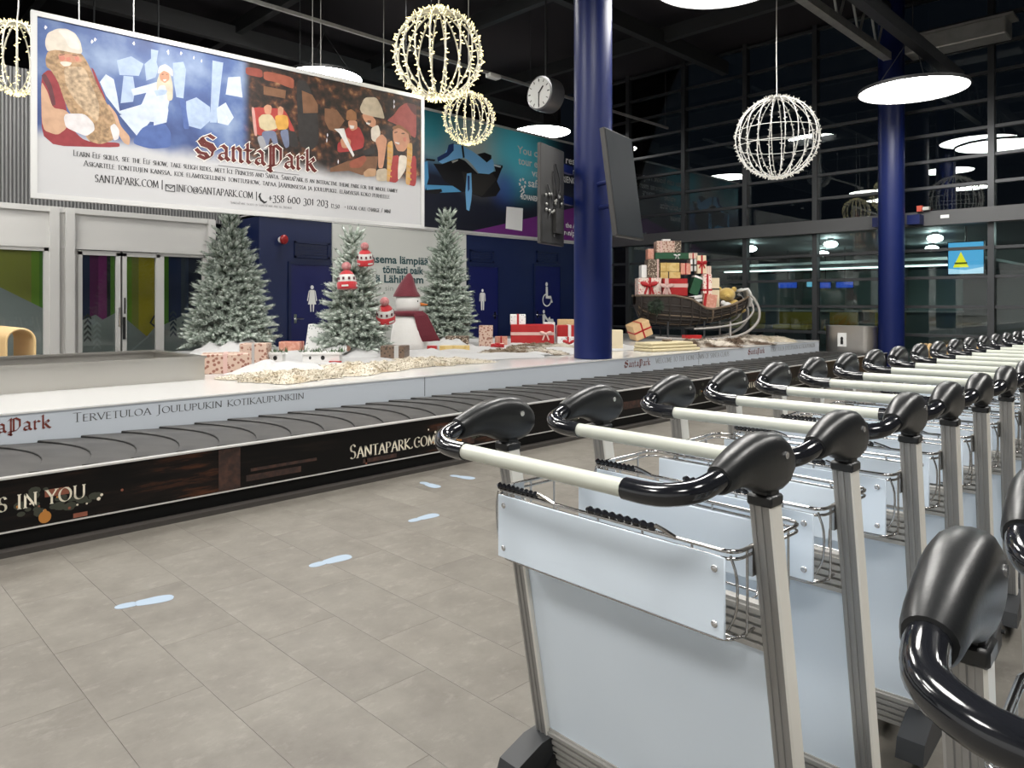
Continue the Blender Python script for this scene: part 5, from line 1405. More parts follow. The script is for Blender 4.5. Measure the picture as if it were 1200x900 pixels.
def rug(label, cx, cy, rx, ry, rz, h, m_, seed, lumps=.5, tufts=5200, name='fur_rug'):
    """irregular fur: lumpy sheet covered with short hair blades"""
    rn = random.Random(seed); mb = MB(); n, k = 40, 10; vs = [(0, 0, h)]; fs = []
    def surf(q, t):
        rr = t * (1 + .22 * math.sin(q * 3 + seed) + .12 * math.sin(q * 7 + seed * 2) + .06 * math.sin(q * 13 + seed))
        x, y = rx * rr * math.cos(q), ry * rr * math.sin(q)
        z = .004 + h * (1 - t ** 3) * (1 + lumps * hsh(x * 5, y * 5, seed))
        return x, y, max(.004, z)
    for i in range(1, k + 1):
        for j in range(n): vs.append(surf(2 * math.pi * j / n, i / k))
    for j in range(n): fs.append((0, 1 + j, 1 + (j + 1) % n))
    for i in range(k - 1):
        for j in range(n): fs.append((1 + i * n + j, 1 + (i + 1) * n + j, 1 + (i + 1) * n + (j + 1) % n, 1 + i * n + (j + 1) % n))
    mb.add(vs, fs)
    r_ = thing(name, label, 'fur rug', (cx, cy, PZ), rz, 'fur rugs on the platform')
    mb.build('pelt', m_, r_, smooth=80)
    hb = MB()
    for i in range(tufts):
        q = rn.uniform(0, 6.283); t = math.sqrt(rn.random())
        p = Vector(surf(q, t)); l = rn.uniform(.02, .045); a = rn.uniform(0, 6.283)
        d_ = Vector((math.cos(a) * .7 + math.cos(q) * .5 * t, math.sin(a) * .7 + math.sin(q) * .5 * t, rn.uniform(.1, .55))) * l
        s_ = Vector((-math.sin(a), math.cos(a), 0)) * .0055
        hb.add([p - s_, p + s_, p + d_], [(0, 1, 2)])
    tag(hb.build('hair', m_, r_), kind='stuff')
    return r_
rug('long cream sheepskin at the left end of the platform edge', 3.45, 6.42, .62, .42, R(-8), .05, M_creamfur, 1)
rug('cream sheepskin in the middle of the left platform edge', 4.40, 6.62, .72, .46, R(5), .06, M_creamfur, 2)
rug('cream sheepskin in front of the snowman', 5.38, 6.78, .66, .5, R(-5), .05, M_creamfur, 3)
rug('grey brown and white pelt before the red gifts left of the column', 7.35, 7.15, .62, .42, R(-30), .07, M_greyfur, 4)
rug('white and brown pelt below the big red gift', 8.35, 7.7, .62, .32, R(-35), .07, M_greyfur, 9)
rug('brown and white reindeer hide in front of the sleigh', 10.75, 6.35, .72, .5, R(-15), .09, M_hide, 5)
rug('mottled reindeer hide with cream patches right of the sleigh', 12.0, 6.25, .72, .46, R(-10), .08, M_hide, 6)
rug('pale reindeer hide at the right end of the platform', 13.2, 6.3, .66, .46, R(0), .06, M_creamfur, 7)
rug('dark brown hide draped behind the pale hide beside the sleigh', 13.35, 6.9, .6, .4, R(-20), .07, M_hide, 8)
# folded cream blanket
t = thing('folded_blanket', 'folded cream blanket on the platform edge left of the hides', 'blanket', (9.45, 6.12, PZ), R(-12))
M_blank = mat('cream_wool', (.50, .43, .27), .85, bump=(40, .3))
for i, (w_, l_, z) in enumerate(((1.0, .42, 0), (.94, .40, .045), (.88, .36, .088))):
    MB().rbox((-.02 * i, .01 * i, z + .022), (w_, l_, .043), .018, 3).build('fold', M_blank, t, smooth=60)
MB().rbox((.05, .05, .15), (.16, .07, .03), .012, 2).build('tie', PA['brown'], t)
t = gift('dark red pouch lying on the brown hide before the sleigh', (11.15, 6.72, PZ + .10), (.3, .16, .06), R(-35), 'red')

# ------------------------------------------------------------------ sleigh
M_wicker = mat('dark_wicker', (.010, .007, .006), .6, noise=(16, (.022, .015, .011), .7))
M_wicker2 = mat('pale_wicker', (.12, .085, .055), .6)
M_runner = mat('grey_wood', (.34, .32, .30), .5)
sl = thing('sleigh', 'dark wicker sleigh with curled grey runners, piled with gifts', 'sleigh', (12.59, 7.64, PZ), R(-45))
ST = [(-1.09, .66, .86, .20), (-1.0, .44, .86, .33), (-.8, .32, .86, .41), (-.4, .27, .86, .44), (-.05, .28, .79, .44), (.2, .32, .62, .43), (.35, .35, .60, .42), (.7, .43, .67, .38), (.95, .53, .77, .31), (1.10, .67, .84, .2)]
def sleigh_shell(off):
    vs = []; fs = []; k = 13
    for X, zb, zt, hw in ST:
        for j in range(k):
            a = math.pi * j / (k - 1)                 # from front side (-y) round the bottom to the back side
            e = .55
            yy = -math.copysign(abs(math.cos(a)) ** e, math.cos(a)) * (hw - off)
            zz = zt - (zt - zb - off) * abs(math.sin(a)) ** .7
            vs.append((X, yy, zz))
    for i in range(len(ST) - 1):
        for j in range(k - 1): fs.append((i * k + j, (i + 1) * k + j, (i + 1) * k + j + 1, i * k + j + 1))
    return vs, fs, k
v1, f1, k1 = sleigh_shell(0); v2, f2, _ = sleigh_shell(.02)
mb = MB().add(v1, f1); mb.add(v2, [q[::-1] for q in f2])
o = len(v1); rim = []
for i in range(len(ST) - 1):
    for j in (0, k1 - 1):
        a, b = i * k1 + j, (i + 1) * k1 + j
        rim.append((a, b, o + b, o + a) if j else (b, a, o + a, o + b))
for i in (0, len(ST) - 1):
    for j in range(k1 - 1):
        a, b = i * k1 + j, i * k1 + j + 1
        rim.append((a, b, o + b, o + a))
mb.f += rim; mb.m += [0] * len(rim)
mb.build('body', M_wicker, sl, smooth=50)
def shell_pt(fi, a):
    i = min(int(fi), len(ST) - 2); f_ = fi - i
    X, zb, zt, hw = [ST[i][q] * (1 - f_) + ST[i + 1][q] * f_ for q in range(4)]
    yy = -math.copysign(abs(math.cos(a)) ** .55, math.cos(a)) * (hw + .006)
    return (X, yy, zt - (zt - zb + .006) * abs(math.sin(a)) ** .7)
for fi in (1.0, 1.6, 2.2, 2.8, 3.4, 4.0, 4.6, 5.3, 6.0, 6.5, 7.0, 7.5, 8.0, 8.5):
    MB().tube([shell_pt(fi, math.pi * q / 16) for q in range(9)], .02, 6).build('upright_rib', M_wicker2 if int(fi * 10) % 3 == 0 else M_wicker, sl, smooth=60)
for a in (.06, .12, .18, .24, .30, .36, .44):
    MB().tube([shell_pt(.5 + 8.2 * q / 24, math.pi * a) for q in range(25)], .013, 6).build('woven_band', M_wicker2 if a in (.18, .36) else M_wicker, sl, smooth=60)
for s_ in (0, math.pi):
    MB().tube([shell_pt(.0 + 8.99 * q / 30, s_) for q in range(31)], .024, 8).build('rim_roll', M_wicker2, sl, smooth=60)
for s_ in (-1, 1):
    MB().tube(catmull([(-.75, s_ * .34, .05), (-.2, s_ * .34, .025), (.5, s_ * .34, .03), (.95, s_ * .34, .12), (1.22, s_ * .34, .34), (1.26, s_ * .34, .58), (1.16, s_ * .34, .80), (1.06, s_ * .34, .90)], 6), .026, 8).build('runner', M_runner, sl, smooth=60)
    MB().tube(catmull([(.0, s_ * .36, .22), (.5, s_ * .36, .26), (.95, s_ * .36, .36), (1.14, s_ * .35, .56), (1.10, s_ * .34, .76)], 6), .02, 8).build('upper_runner', M_runner, sl, smooth=60)
    for X in (-.5, .2, .7):
        MB().cyl((X, s_ * .34, .03), (X, s_ * .36, .36), .02, 8).build('strut', M_steel_dark if X < .5 else M_runner, sl, smooth=60)
MB().bb((-.98, -.30, .80), (.02, .30, .84)).build('load_board', M_wicker, sl)
MB().bb((.02, -.30, .48), (.86, .30, .52)).build('seat_board', M_wicker, sl)
# pine bush tied to the sleigh
wr = thing('pine_bush', 'dark green pine bunch tied to the left side of the sleigh', 'pine bunch', (12.59 - .75 * .7071 - .46 * .7071, 7.64 + .75 * .7071 - .46 * .7071, PZ + .66), R(-45))
mb = MB(); rn = random.Random(3)
for i in range(420):
    d_ = Vector((rn.gauss(0, 1), rn.gauss(0, .5), rn.gauss(0, 1))).normalized(); p = d_ * rn.uniform(.02, .13); e_ = p + d_ * .07 + Vector((0, 0, -.02)); s_ = d_.orthogonal().normalized() * .008
    mb.add([p - s_, p + s_, e_], [(0, 1, 2)])
tag(mb.build('needles', mat('dark_needles', (.018, .035, .018), .8), wr), kind='stuff')
MB().ell((0, 0, 0), (.1, .06, .1), 10, 8).build('core', mat('dark_needle_core', (.008, .014, .008), .9), wr)
# gifts on the sleigh: (x centre, y, z bottom, size, paper, ribbon, ...)
def SL(x, y, z): return (12.59 + (x + y) * .70711, 7.64 + (-x + y) * .70711, z)
sg = 'gifts piled on the sleigh'
def sgift(label, u0, v0, u1, v1, y, dy, p, rib=None, rw=.03, cross='xy', bow=None, tilt=(0, 0), **kw):
    x0, x1 = (u0 - 808) / 59.4, (u1 - 808) / 59.4; z0, z1 = 1.32 + (355 - v1) / 59.4, 1.32 + (355 - v0) / 59.4
    return gift(label, SL((x0 + x1) / 2, y, z0), (x1 - x0, dy, z1 - z0), Q, p, rib, rw, cross, bow, tilt, sg, **kw)
sgift('wide gift with red bow at the lower left of the sleigh pile', 746, 326, 773, 347, 0, .4, 'redpat', 'red', .05, 'y', (-.02, .2, .2), band=.5)
sgift('red gift with wide pinkish white ribbon at the bottom of the sleigh pile', 774, 327, 802, 347, -.06, .42, 'red', 'pink', .07, 'xy', (-.17, .17, .16), band=.6, vband=.14)
sgift('brown leaf patterned gift above the red bow gift', 757, 304.5, 771, 325.5, 0, .34, 'brown', 'pink', .03, 'y', vband=.85)
sgift('narrow white gift at the left edge of the sleigh pile', 750.5, 311, 756.5, 325.5, .02, .3, 'white')
sgift('golden gift box, lower of two, in the sleigh pile', 772, 319, 795, 326.6, 0, .36, 'gold', 'dark', .02, 'y', vband=.4)
sgift('golden gift box, upper of two, in the sleigh pile', 772, 308.5, 794, 318.6, 0, .34, 'gold', 'gold', .03, 'y', vband=.3)
sgift('pink gift with dark red ribbon in the middle of the sleigh pile', 795.5, 309, 807, 322, -.02, .3, 'pink', 'red', .02, 'y')
sgift('white gift with dark ribbon near the top right of the sleigh pile', 807.5, 304, 814.5, 318, .04, .3, 'white', 'dark', .03, 'xy')
sgift('dark green long gift with silver bow near the top of the sleigh pile', 766, 297, 805, 304, .02, .34, 'green', 'silver', .025, 'z', (.1, .06, .08))
sgift('leaf patterned gift at the very top of the sleigh pile', 768, 283, 789, 296.6, .02, .3, 'rose', 'pink', .03, 'y', vband=.25)
sgift('rose patterned gift at the top right corner of the sleigh pile', 789.4, 283, 797, 296.6, .04, .26, 'brown')
sgift('small white gift crowning the sleigh pile', 776, 280.5, 785, 282.6, .02, .16, 'white')
sgift('plain pink gift beside the top leaf patterned gift', 758.5, 292, 765.5, 304, .05, .26, 'pink')
sgift('flat beige gift right of the dark green long gift', 805.5, 297, 816, 303.5, .05, .3, 'stripe', 'red', .02, 'y')
sgift('tall cream gift with red bow on the right of the sleigh pile', 814.8, 300, 825, 321, -.04, .26, 'cream', 'red', .035, 'xy', (0, .2, .12), band=.55)
sgift('dark green gift with white ribbon leaning in the sleigh pile', 804, 323, 814.5, 345, -.08, .28, 'green', 'white', .04, 'x', tilt=(0, R(20)), band=.93)
sgift('tall red patterned gift in the middle right of the sleigh pile', 820, 322, 830, 358, -.16, .2, 'redpat', 'red', .035, 'xy')
sgift('white striped gift on the right edge of the sleigh pile', 826, 312, 832.5, 325, .06, .24, 'stripe')
sgift('cream gift with dark ribbon beside the teddy bear', 830.5, 326, 841, 360, .0, .26, 'cream', 'dark', .03, 'x', band=.62)
sgift('white flat gift with dark stripe leaning at the sleigh middle', 806, 346.5, 819.5, 354, -.2, .16, 'white', 'dark', .015, 'x', tilt=(0, R(-8)))
sgift('pink gift with red ribbon on the low front of the sleigh', 818, 345, 833, 360.5, -.30, .1, 'pink', 'red', .05, 'y', vband=.12, tilt=(0, R(8)))
# teddy bear
M_bear = mat('yellow_plush', (.42, .28, .065), .95, bump=(50, .7), noise=(14, (.52, .37, .11), .6), sheen=.4)
tb = thing('teddy_bear', 'yellow plush teddy bear leaning over the sleigh front', 'teddy bear', SL(.80, -.06, PZ + .52), R(-45))
MB().ell((.06, .04, .12), (.15, .14, .15), 18, 12).build('body', M_bear, tb, smooth=70)
MB().ell((-.09, -.02, .36), (.165, .15, .14), 18, 12).build('head', M_bear, tb, smooth=70)
for x, z in ((-.23, .46), (.06, .465)):
    MB().ell((x, .0, z), (.055, .035, .055), 12, 8).build('ear', M_bear, tb, smooth=70)
MB().ell((.02, -.15, .12), (.10, .06, .07), 12, 8, Matrix.Rotation(.5, 3, 'Y')).build('arm', M_bear, tb, smooth=70)
MB().ell((.18, -.08, .06), (.09, .08, .06), 12, 8).build('leg', M_bear, tb, smooth=70)
MB().ell((-.10, -.155, .33), (.05, .04, .04), 12, 8).build('muzzle', M_bear, tb, smooth=70)
wp = thing('white_plush_toy', 'small white plush toy in front of the teddy bear', 'plush toy', SL(.66, -.26, PZ + .52), R(-45))
MB().ell((0, 0, .12), (.11, .07, .10), 14, 10).build('body', M_plush, wp, smooth=70)
MB().ell((-.08, -.02, .2), (.05, .04, .05), 12, 8).build('head', M_plush, wp, smooth=70)
ft = thing('white_fur_throw', 'white fur throw hung over the curled front of the sleigh', 'fur throw', SL(1.02, -.02, PZ), R(-45))
mb = MB(); pts = [(-.05, .93, .14), (.05, .985, .2), (.10, .93, .22), (.12, .80, .20), (.10, .66, .2)]
vs = []; fs = []
for x, z, w_ in pts:
    for yy in (-w_, -w_ * .3, w_ * .4, w_): vs.append((x + .02 * math.sin(yy * 30), yy, z + .015 * math.cos(yy * 40)))
for i in range(len(pts) - 1):
    for j in range(3): fs.append((i * 4 + j, i * 4 + j + 1, (i + 1) * 4 + j + 1, (i + 1) * 4 + j))
ob = mb.add(vs, fs).build('pelt', M_plush, ft, smooth=80)
md = ob.modifiers.new('thick', 'SOLIDIFY'); md.thickness = .035

# ------------------------------------------------------------------ hanging light balls
M_warm = emis('warm_led', (1.0, .84, .42), 2.6)
M_cool = emis('cool_led', (1.0, .95, .82), .7)
M_whitewire = mat('ball_wire', (.72, .70, .60), .5)
M_whitewire2 = mat('ball_wire_white', (.66, .65, .62), .5)
def light_ball(label, loc, r, hoops, led, wire, dens, seed, rings=(), thick=.02, led_l=.085):
    rn = random.Random(seed)
    t = thing('light_ball', label, 'light ball', loc, 0, 'hanging wire balls of fairy lights')
    mb = MB(); tw = r * thick
    nl = int(dens)
    for h in range(hoops):
        a = math.pi * h / hoops
        pts = []
        for k in range(48):
            q = 2 * math.pi * k / 48
            pts.append((r * math.cos(q) * math.cos(a), r * math.cos(q) * math.sin(a), r * math.sin(q)))
        MB().tube(pts, tw, 6, False, True).build('wire_hoop', wire, t, smooth=80)
        for k in range(nl):
            q = 2 * math.pi * (k + rn.random()) / nl
            p = Vector((r * math.cos(q) * math.cos(a), r * math.cos(q) * math.sin(a), r * math.sin(q)))
            nrm = p.normalized()
            d_ = (nrm + Vector((rn.gauss(0, .7), rn.gauss(0, .7), rn.gauss(0, .7)))).normalized()
            mb.tube([p + d_ * tw * .6, p + d_ * (tw * .6 + r * led_l)], [r * .013, r * .011], 4)
    for z in rings:
        rr = math.sqrt(max(0, 1 - z * z)) * r
        MB().tube([(rr * math.cos(2 * math.pi * k / 32), rr * math.sin(2 * math.pi * k / 32), z * r) for k in range(32)], tw * .8, 6, False, True).build('wire_ring', wire, t, smooth=80)
    tag(mb.build('fairy_lights', led, t), kind='stuff')
    MB().tube(catmull([(0, 0, r), (.02, .01, r + .3), (-.01, .0, r + .7), (.0, .0, 7.2 - loc[2])], 4), .008, 6).build('cable', M_whitewire2, t)
    return t
light_ball('large warm glowing wire ball right of the theme park banner', (6.29, 7.71, 4.71), .59, 9, M_warm, M_whitewire, 62, 1)
light_ball('small warm glowing wire ball in front of the snowmobile banner', (7.45, 8.39, 4.17), .385, 9, M_warm, M_whitewire, 50, 2)
light_ball('large white wire ball hanging before the glass wall', (10.62, 4.94, 3.83), .605, 10, M_cool, M_whitewire2, 60, 3, (.15, -.22), .011, .05)
light_ball('wire ball of fairy lights half hidden by the left edge of the banner', (1.93, 10.23, 4.22), .41, 9, M_warm, M_whitewire, 50, 4)

# ------------------------------------------------------------------ clock
M_face = mat('clock_face', (.78, .78, .76), .4)
M_case = mat('clock_case', (.20, .20, .21), .3, .8)
ck = thing('station_clock', 'round double sided clock hanging left of the tall blue column', 'clock', (9.55, 8.70, 5.02))
RX = Matrix.Rotation(R(-90), 3, 'Y')
MB().lathe([(.27, -.17), (.30, -.165), (.305, -.12), (.305, .12), (.30, .165), (.27, .17)], 36, (0, 0, 0), RX).build('case', M_case, ck, smooth=40)
for sx in (-1, 1):
    MB().lathe([(.268, 0), (.268, .008), (.01, .008)] if sx < 0 else [(.01, -.008), (.268, -.008), (.268, 0)], 36, (sx * .172, 0, 0), RX).build('face', M_face, ck, smooth=40)
    mb = MB()
    for h in range(12):
        a = R(30 * h)
        mb.box((sx * .184, .225 * math.sin(a), .225 * math.cos(a)), (.004, .018 if h % 3 == 0 else .012, .05), Matrix.Rotation(-a, 3, 'X'))
    tag(mb.build('hour_marks', M_eye, ck), kind='stuff')
    # hands: half past one, seen from the -x side the clockwise sense runs towards -y
    for ang, l, w_ in ((45, .14, .024), (180, .2, .016)):
        a = R(ang) * (-1 if sx < 0 else 1)
        MB().box((sx * .188, l / 2 * math.sin(a), l / 2 * math.cos(a)), (.004, w_, l * 1.15), Matrix.Rotation(-a, 3, 'X')).build('hand', M_eye, ck)
MB().cyl((0, 0, .3), (0, 0, 2.15), .018, 8).build('hanger_rod', M_steel_dark, ck)
MB().bb((.17, -.04, -.06), (.42, .04, .06)).build('bracket', M_case, ck)

# ------------------------------------------------------------------ information screens by the column
M_bezel = mat('screen_bezel', (.03, .03, .032), .35)
M_back = mat('screen_back', (.035, .034, .033), .5, .2)
M_scr = mat('dark_screen', (.010, .014, .018), .55, spec=.12)
t1 = thing('information_screen', 'upright screen seen from its grey back, left of the tall blue column', 'screen', (6.626, 5.95, 2.63), math.atan2(.168, .61))
MB().rbox((0, 0, 0), (.64, .05, 1.2), .006, 1).build('casing', M_back, t1)
MB().bb((-.3, .026, -.58), (.3, .03, .58)).build('display', M_scr, t1)
MB().bb((-.3, -.029, -.58), (.3, -.026, -.02)).build('rear_recess', mat('recess_dark', (.02, .02, .02), .6), t1)
MB().bb((.0, -.07, -.45), (.2, -.03, -.15)).build('power_box', M_back, t1)
for k, (x, z0, z1) in enumerate(((-.14, -.3, .12), (.16, -.2, .1), (.02, -.5, .3), (.08, -.1, .4))):
    MB().tube(catmull([(x, -.035, z0), (x + .06, -.06, z0 * .5 + z1 * .5), (x - .03, -.04, z1)], 4), .009, 6).build('cable', M_bezel, t1)
mb = MB(); rn = random.Random(5)
for i in range(22): mb.ell((rn.uniform(-.22, .24), -.045, rn.uniform(-.25, .02)), (.022, .015, .02), 6, 4)
tag(mb.build('plug_cluster', M_steel, t1), kind='stuff')
MB().bb((.30, -.02, -.05), (.60, .04, .05)).build('mount_arm', M_colblue, t1)
MB().bb((.30, -.02, .35), (.60, .04, .45)).build('mount_arm', M_colblue, t1)
t2 = thing('information_screen', 'dark upright screen tilted down, right of the tall blue column', 'screen', (6.75, 4.97, 2.66), math.atan2(.14, .71))
t2.rotation_euler = (R(-7.5), 0, math.atan2(.14, .71))
MB().rbox((0, 0, 0), (.72, .06, 1.22), .006, 1).build('casing', M_back, t2)
MB().bb((-.345, -.034, -.595), (.345, -.03, .595)).build('display', M_scr, t2)
MB().cyl((.25, .02, .15), (.64, .60, .24), .03, 10).build('mount_arm', M_colblue, t2)
MB().cyl((.25, .02, -.15), (.64, .62, -.06), .03, 10).build('mount_arm', M_colblue, t2)

# ------------------------------------------------------------------ red alarm bell, roof rail, small ceiling gear
ab_ = thing('alarm_bell', 'small red alarm bell on the blue wall above the women\'s rest room door', 'alarm bell', (6.10, 11.74, 2.42))
MB().ell((0, -.05, 0), (.075, .055, .085), 14, 10).build('dome', mat('alarm_red', (.30, .01, .012), .3), ab_, smooth=60)
MB().cyl((0, 0, 0), (0, .06, 0), .06, 14).build('base', M_white, ab_, smooth=40)
rl = thing('lamp_rail', 'long thin grey rail with small boxes hanging under the roof', 'rail', (0, 9.5, 5.42))
MB().bb((4.0, -.02, 0), (14.7, .02, .05)).build('rail', M_steel, rl)
for x in (4.0, 9.0, 10.3):
    MB().rbox((x, -.02, -.02), (.26, .14, .08), .015, 2).build('box', M_white, rl, smooth=40)
for x in (5.2, 7.6, 10, 12.4, 14.6):
    MB().cyl((x, 0, .05), (x, 0, 1.78), .006, 6).build('hanger', M_steel_dark, rl)
for i, (x, y, z) in enumerate(((3.2, 11.9, 4.95), (4.1, 11.9, 5.0), (6.9, 12.6, 5.5), (9.2, 13.2, 5.9))):
    d_ = thing('ceiling_spot', 'small spotlight on a thin rod above the theme park banner, %s from the left' % ORD[i], 'spotlight', (x, y, z), 0, 'spotlights under the roof')
    MB().lathe([(.03, 0), (.055, .01), (.06, .05), (.02, .07)], 14).build('head', M_steel, d_, smooth=50)
    MB().cyl((0, 0, .07), (0, 0, 7.2 - z), .012, 6).build('rod', M_steel_dark, d_)
for i, (x, y) in enumerate(((5.0, 9.9), (7.9, 10.6), (9.8, 11.0), (11.2, 10.2))):
    tag(MB().cyl((x, y, 5.9), (x, y, 7.2), .012, 6).build('hanger_rod', M_steel_dark), 'thin dark rod hanging from the roof, %s from the left' % ORD[i], 'rod', 'rods hanging from the roof')
du = thing('ventilation_duct', 'pale boxed duct high above the right blue column', 'duct', (15.0, 3.6, 5.95))
MB().rbox((0, 0, .15), (.5, 1.6, .3), .02, 1).build('box', M_steel, du)
MB().bb((-.25, -.9, .3), (.25, .9, .34)).build('flange', M_steel, du)

# ------------------------------------------------------------------ waste bin before the glass wall
M_inox = mat('inox_bin', (.45, .43, .40), .28, .95, noise=(1.5, (.60, .57, .53), .9))
bi = thing('waste_bin', 'wide stainless steel waste bin with a small white sign before the glass wall', 'waste bin', (14.62, 5.30, 0))
mb = MB(); out = []
for cy, a0 in ((.27, 0), (-.27, 180)):
    for i in range(9):
        a = R(a0 + 180 * i / 8); out.append((.2 * math.cos(a) if True else 0, cy + .2 * math.sin(a)))
MB().prism(out, .0, .84).build('body', M_inox, bi, smooth=40)
MB().prism([(x * 1.03, y * 1.02) for x, y in out], .84, .88).build('lid', M_inox, bi, smooth=40)
MB().bb((-.212, .02, .48), (-.2, .18, .74)).build('sign', M_sign, bi)
MB().ell((-.214, .10, .63), (.003, .028, .04), 10, 6).bb((-.215, .075, .52), (-.2135, .125, .6)).build('pictogram', M_eye, bi)

# ------------------------------------------------------------------ bent wood slat benches
M_wood = mat('birch_slat', (.62, .42, .19), .4, noise=(8, (.68, .48, .24), .6))
M_woodd = mat('dark_gap', (.03, .025, .02), .6)
def slat_bench(label, loc, rz, n, pitch, w_, h_):
    t = thing('slat_bench', label, 'bench', loc, rz, 'bent wood slat benches')
    pts = [(0, -w_ / 2, 0)] + [(0, -w_ / 2 * math.cos(R(a)), h_ - w_ / 2 + w_ / 2 * math.sin(R(a))) for a in range(0, 181, 15)] + [(0, w_ / 2, 0)]
    me = MB().tube(pts, pitch * .36, 6).mesh('slat', M_wood, 50)
    for i in range(n): link('slat', me, t, ((i - (n - 1) / 2) * pitch, 0, 0))
    L_ = n * pitch
    MB().bb((-L_ / 2, -w_ / 2 + .05, h_ * .56), (L_ / 2, w_ / 2 - .05, h_ * .61)).build('cross_board', M_woodd, t)
    MB().bb((-L_ / 2, -w_ / 2 + .03, .1), (L_ / 2, w_ / 2 - .03, .14)).build('shelf', M_wood, t)
    return t
slat_bench('arched birch slat bench behind the steel tray at the left edge', (1.78, 9.75, 0), R(90), 24, .042, .26, 1.04)
slat_bench('low birch slat bench right of the right blue column', (14.75, 3.55, 0), R(90), 16, .075, .34, .56)

# ------------------------------------------------------------------ shoe print stickers on the floor
M_stick = mat('pale_blue_sticker', (.27, .34, .42), .5)
def shoe(label, loc, rz, k=1.0):
    t = thing('shoe_print_sticker', label, 'floor sticker', loc, rz, 'shoe print stickers on the floor')
    sole = catmull([(.145, .0), (.13, .035), (.08, .048), (.02, .042), (-.03, .03), (-.03, -.03), (.02, -.043), (.08, -.05), (.13, -.038), (.145, .0)], 3)[:-1]
    MB().prism([(p.x * k, p.y * k) for p in sole], .0002, .001).build('sole', M_stick, t)
    heel = catmull([(-.035, -.028), (-.035, .028), (-.09, .034), (-.12, .02), (-.128, 0), (-.12, -.02), (-.09, -.034), (-.035, -.028)], 3)[:-1]
    MB().prism([(p.x * k, p.y * k) for p in heel], .0002, .001).build('heel', M_stick, t)
shoe('pale blue shoe print sticker nearest to the left picture corner', (1.11, 3.41, 0), R(-14), .86)
shoe('pale blue shoe print sticker second from the left on the floor', (1.96, 3.28, 0), R(-2), .86)
shoe('pale blue shoe print sticker in the middle of the floor', (2.76, 3.535, 0), R(0), .82)
shoe('left pale blue shoe print of the pair close to the carousel', (3.30, 4.15, 0), R(-92), .8)
shoe('right pale blue shoe print of the pair close to the carousel', (3.62, 4.16, 0), R(-75), .8)

# ------------------------------------------------------------------ hall beyond the glass: counters, screens, benches
M_counter = mat('counter_grey', (.20, .23, .22), .5)
M_bluescreen = emis('blue_sign', (.03, .10, .6), .8)
M_cyan = emis('cyan_sign', (.2, .6, .8), .9)
M_olive = mat('olive_upholstery', (.34, .27, .04), .7)
M_frostg = mat('frosted_partition', (.33, .42, .40), .4)
for i, (y, lab) in enumerate(((10.9, 'left'), (9.35, 'middle left'), (7.75, 'middle right'), (6.2, 'right'))):
    c = thing('service_counter', 'pale service counter beyond the glass wall, %s one' % lab, 'counter', (23.2, y, 0), 0, 'service counters beyond the glass')
    MB().bb((-.3, -.7, 0), (.3, .7, 1.05)).build('body', M_counter, c)
    MB().bb((-.38, -.74, 1.05), (.34, .74, 1.10)).build('worktop', M_white, c)
    MB().bb((.28, -.72, 1.10), (.32, .72, 2.3)).build('rear_screen', M_frostg, c)
    MB().bb((-.3, .70, 0), (.32, .74, 2.4)).build('divider', M_frame, c)
for i, (x, y, z, w_, m_, lab) in enumerate(((22.3, 10.02, 1.88, .62, M_bluescreen, 'glowing blue sign over the left counters beyond the glass'), (22.3, 9.30, 1.90, .25, M_cyan, 'small cyan sign beside the left blue sign beyond the glass'),
        (22.3, 8.85, 1.86, .36, M_bluescreen, 'small glowing blue sign left of the right blue column beyond the glass'), (22.3, 8.28, 1.86, .52, M_bluescreen, 'glowing blue sign closest to the right blue column beyond the glass'))):
    s_ = thing('glowing_sign', lab, 'sign', (x, y, z), 0, 'blue signs beyond the glass')
    MB().bb((0, -w_ / 2, -.1), (.04, w_ / 2, .1)).build('casing', M_bezel, s_)
    MB().bb((-.004, -w_ / 2 + .015, -.085), (0, w_ / 2 - .015, .085)).build('face', m_, s_)
    MB().cyl((.02, 0, .1), (.02, 0, 2.98 - z), .012, 6).build('hanger', M_steel_dark, s_)
for i, (x, y, w_) in enumerate(((20.6, 9.1, 1.0), (20.6, 7.75, .75), (20.6, 6.55, .75), (20.6, 10.6, 1.1))):
    b_ = thing('lounge_seat', 'olive yellow upholstered seat beyond the glass wall, %s' % ('second from left', 'third from left', 'rightmost', 'leftmost')[i], 'seat', (x, y, 0), 0, 'olive seats beyond the glass')
    MB().rbox((0, 0, .62), (.5, w_, .14), .03, 2).build('seat', M_olive, b_, smooth=50)
    MB().rbox((.22, 0, .88), (.12, w_, .36), .03, 2).build('backrest', M_olive, b_, smooth=50)
    MB().bb((-.2, -w_ / 2 + .05, 0), (-.15, w_ / 2 - .05, .56)).bb((.15, -w_ / 2 + .05, 0), (.2, w_ / 2 - .05, .56)).build('legs', M_steel_dark, b_)
tag(MB().bb((19.5, 4.2, 2.35), (26.5, 12.0, 2.42)).build('trim_20', mat('soffit_white', (.62, .68, .66), .5)), kind='structure')
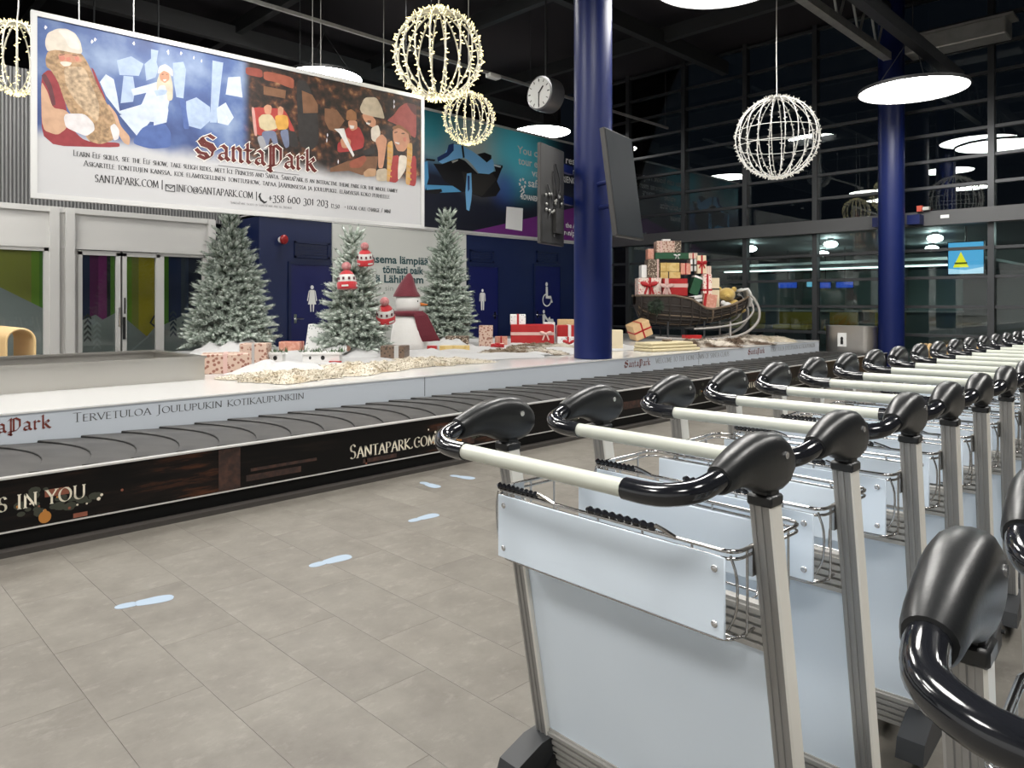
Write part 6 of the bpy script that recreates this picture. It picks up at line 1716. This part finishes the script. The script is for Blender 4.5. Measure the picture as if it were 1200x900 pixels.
# lit soffit strip over the counters
ls = thing('light_strip', 'pale light strip under the ceiling of the hall beyond the glass', 'light strip', (21.6, 8.2, 2.30))
MB().bb((-.04, -3.6, 0), (.04, 3.6, .04)).build('diffuser', emis('strip_glow', (.8, 1.0, .95), 4), ls)
MB().bb((-.06, -3.65, .04), (.06, 3.65, .05)).build('housing', M_white, ls)
# advertising screen with a yellow triangle
sc_ = thing('advertising_screen', 'bright blue screen showing a yellow triangle beyond the glass at the right', 'screen', (18.0, 4.147, 2.29))
MB().bb((0, -.345, -.36), (.06, .345, .36)).build('casing', M_bezel, sc_)
M_sky = emis('screen_blue', (.12, .50, .85), 1.15)
MB().bb((-.004, -.33, -.34), (0, .33, .34)).build('picture', M_sky, sc_)
MB().add([(-.006, .24, -.2), (-.006, -.06, -.2), (-.006, .09, .14)], [(0, 1, 2)]).build('yellow_triangle', emis('screen_yellow', (.85, .80, .03), 1.4), sc_)
MB().add([(-.006, .33, -.34), (-.006, -.33, -.34), (-.006, -.33, -.2), (-.006, 0, -.26), (-.006, .33, -.22)], [(0, 1, 2, 3, 4)]).build('pale_ground', emis('screen_pale', (.5, .75, .9), 1.4), sc_)
MB().add([(-.007, .21, -.13), (-.007, -.03, -.13), (-.007, -.03, -.09), (-.007, .21, -.09)], [(0, 1, 2, 3)]).build('dark_line', emis('screen_dark', (.2, .25, .02), .6), sc_)
MB().cyl((.03, 0, .36), (.03, 0, .69), .02, 8).build('hanger', M_steel_dark, sc_)
# small gear fixed to the crossbeam right of the right column
cp = thing('alarm_box', 'small red and grey alarm box on the crossbeam right of the right blue column', 'alarm box', (15.2, 4.25, 3.10))
MB().bb((-.05, -.04, -.05), (.05, .05, .06)).build('red_box', mat('call_red', (.45, .06, .03), .5), cp)
MB().bb((-.05, -.16, -.03), (.05, -.05, .03)).build('grey_box', M_steel, cp)
tag(MB().bb((15.232, 3.78, 2.90), (15.24, 3.92, 2.96)).build('white_label_plate', M_sign), 'small white plate on the crossbeam right of the right blue column', 'sign')
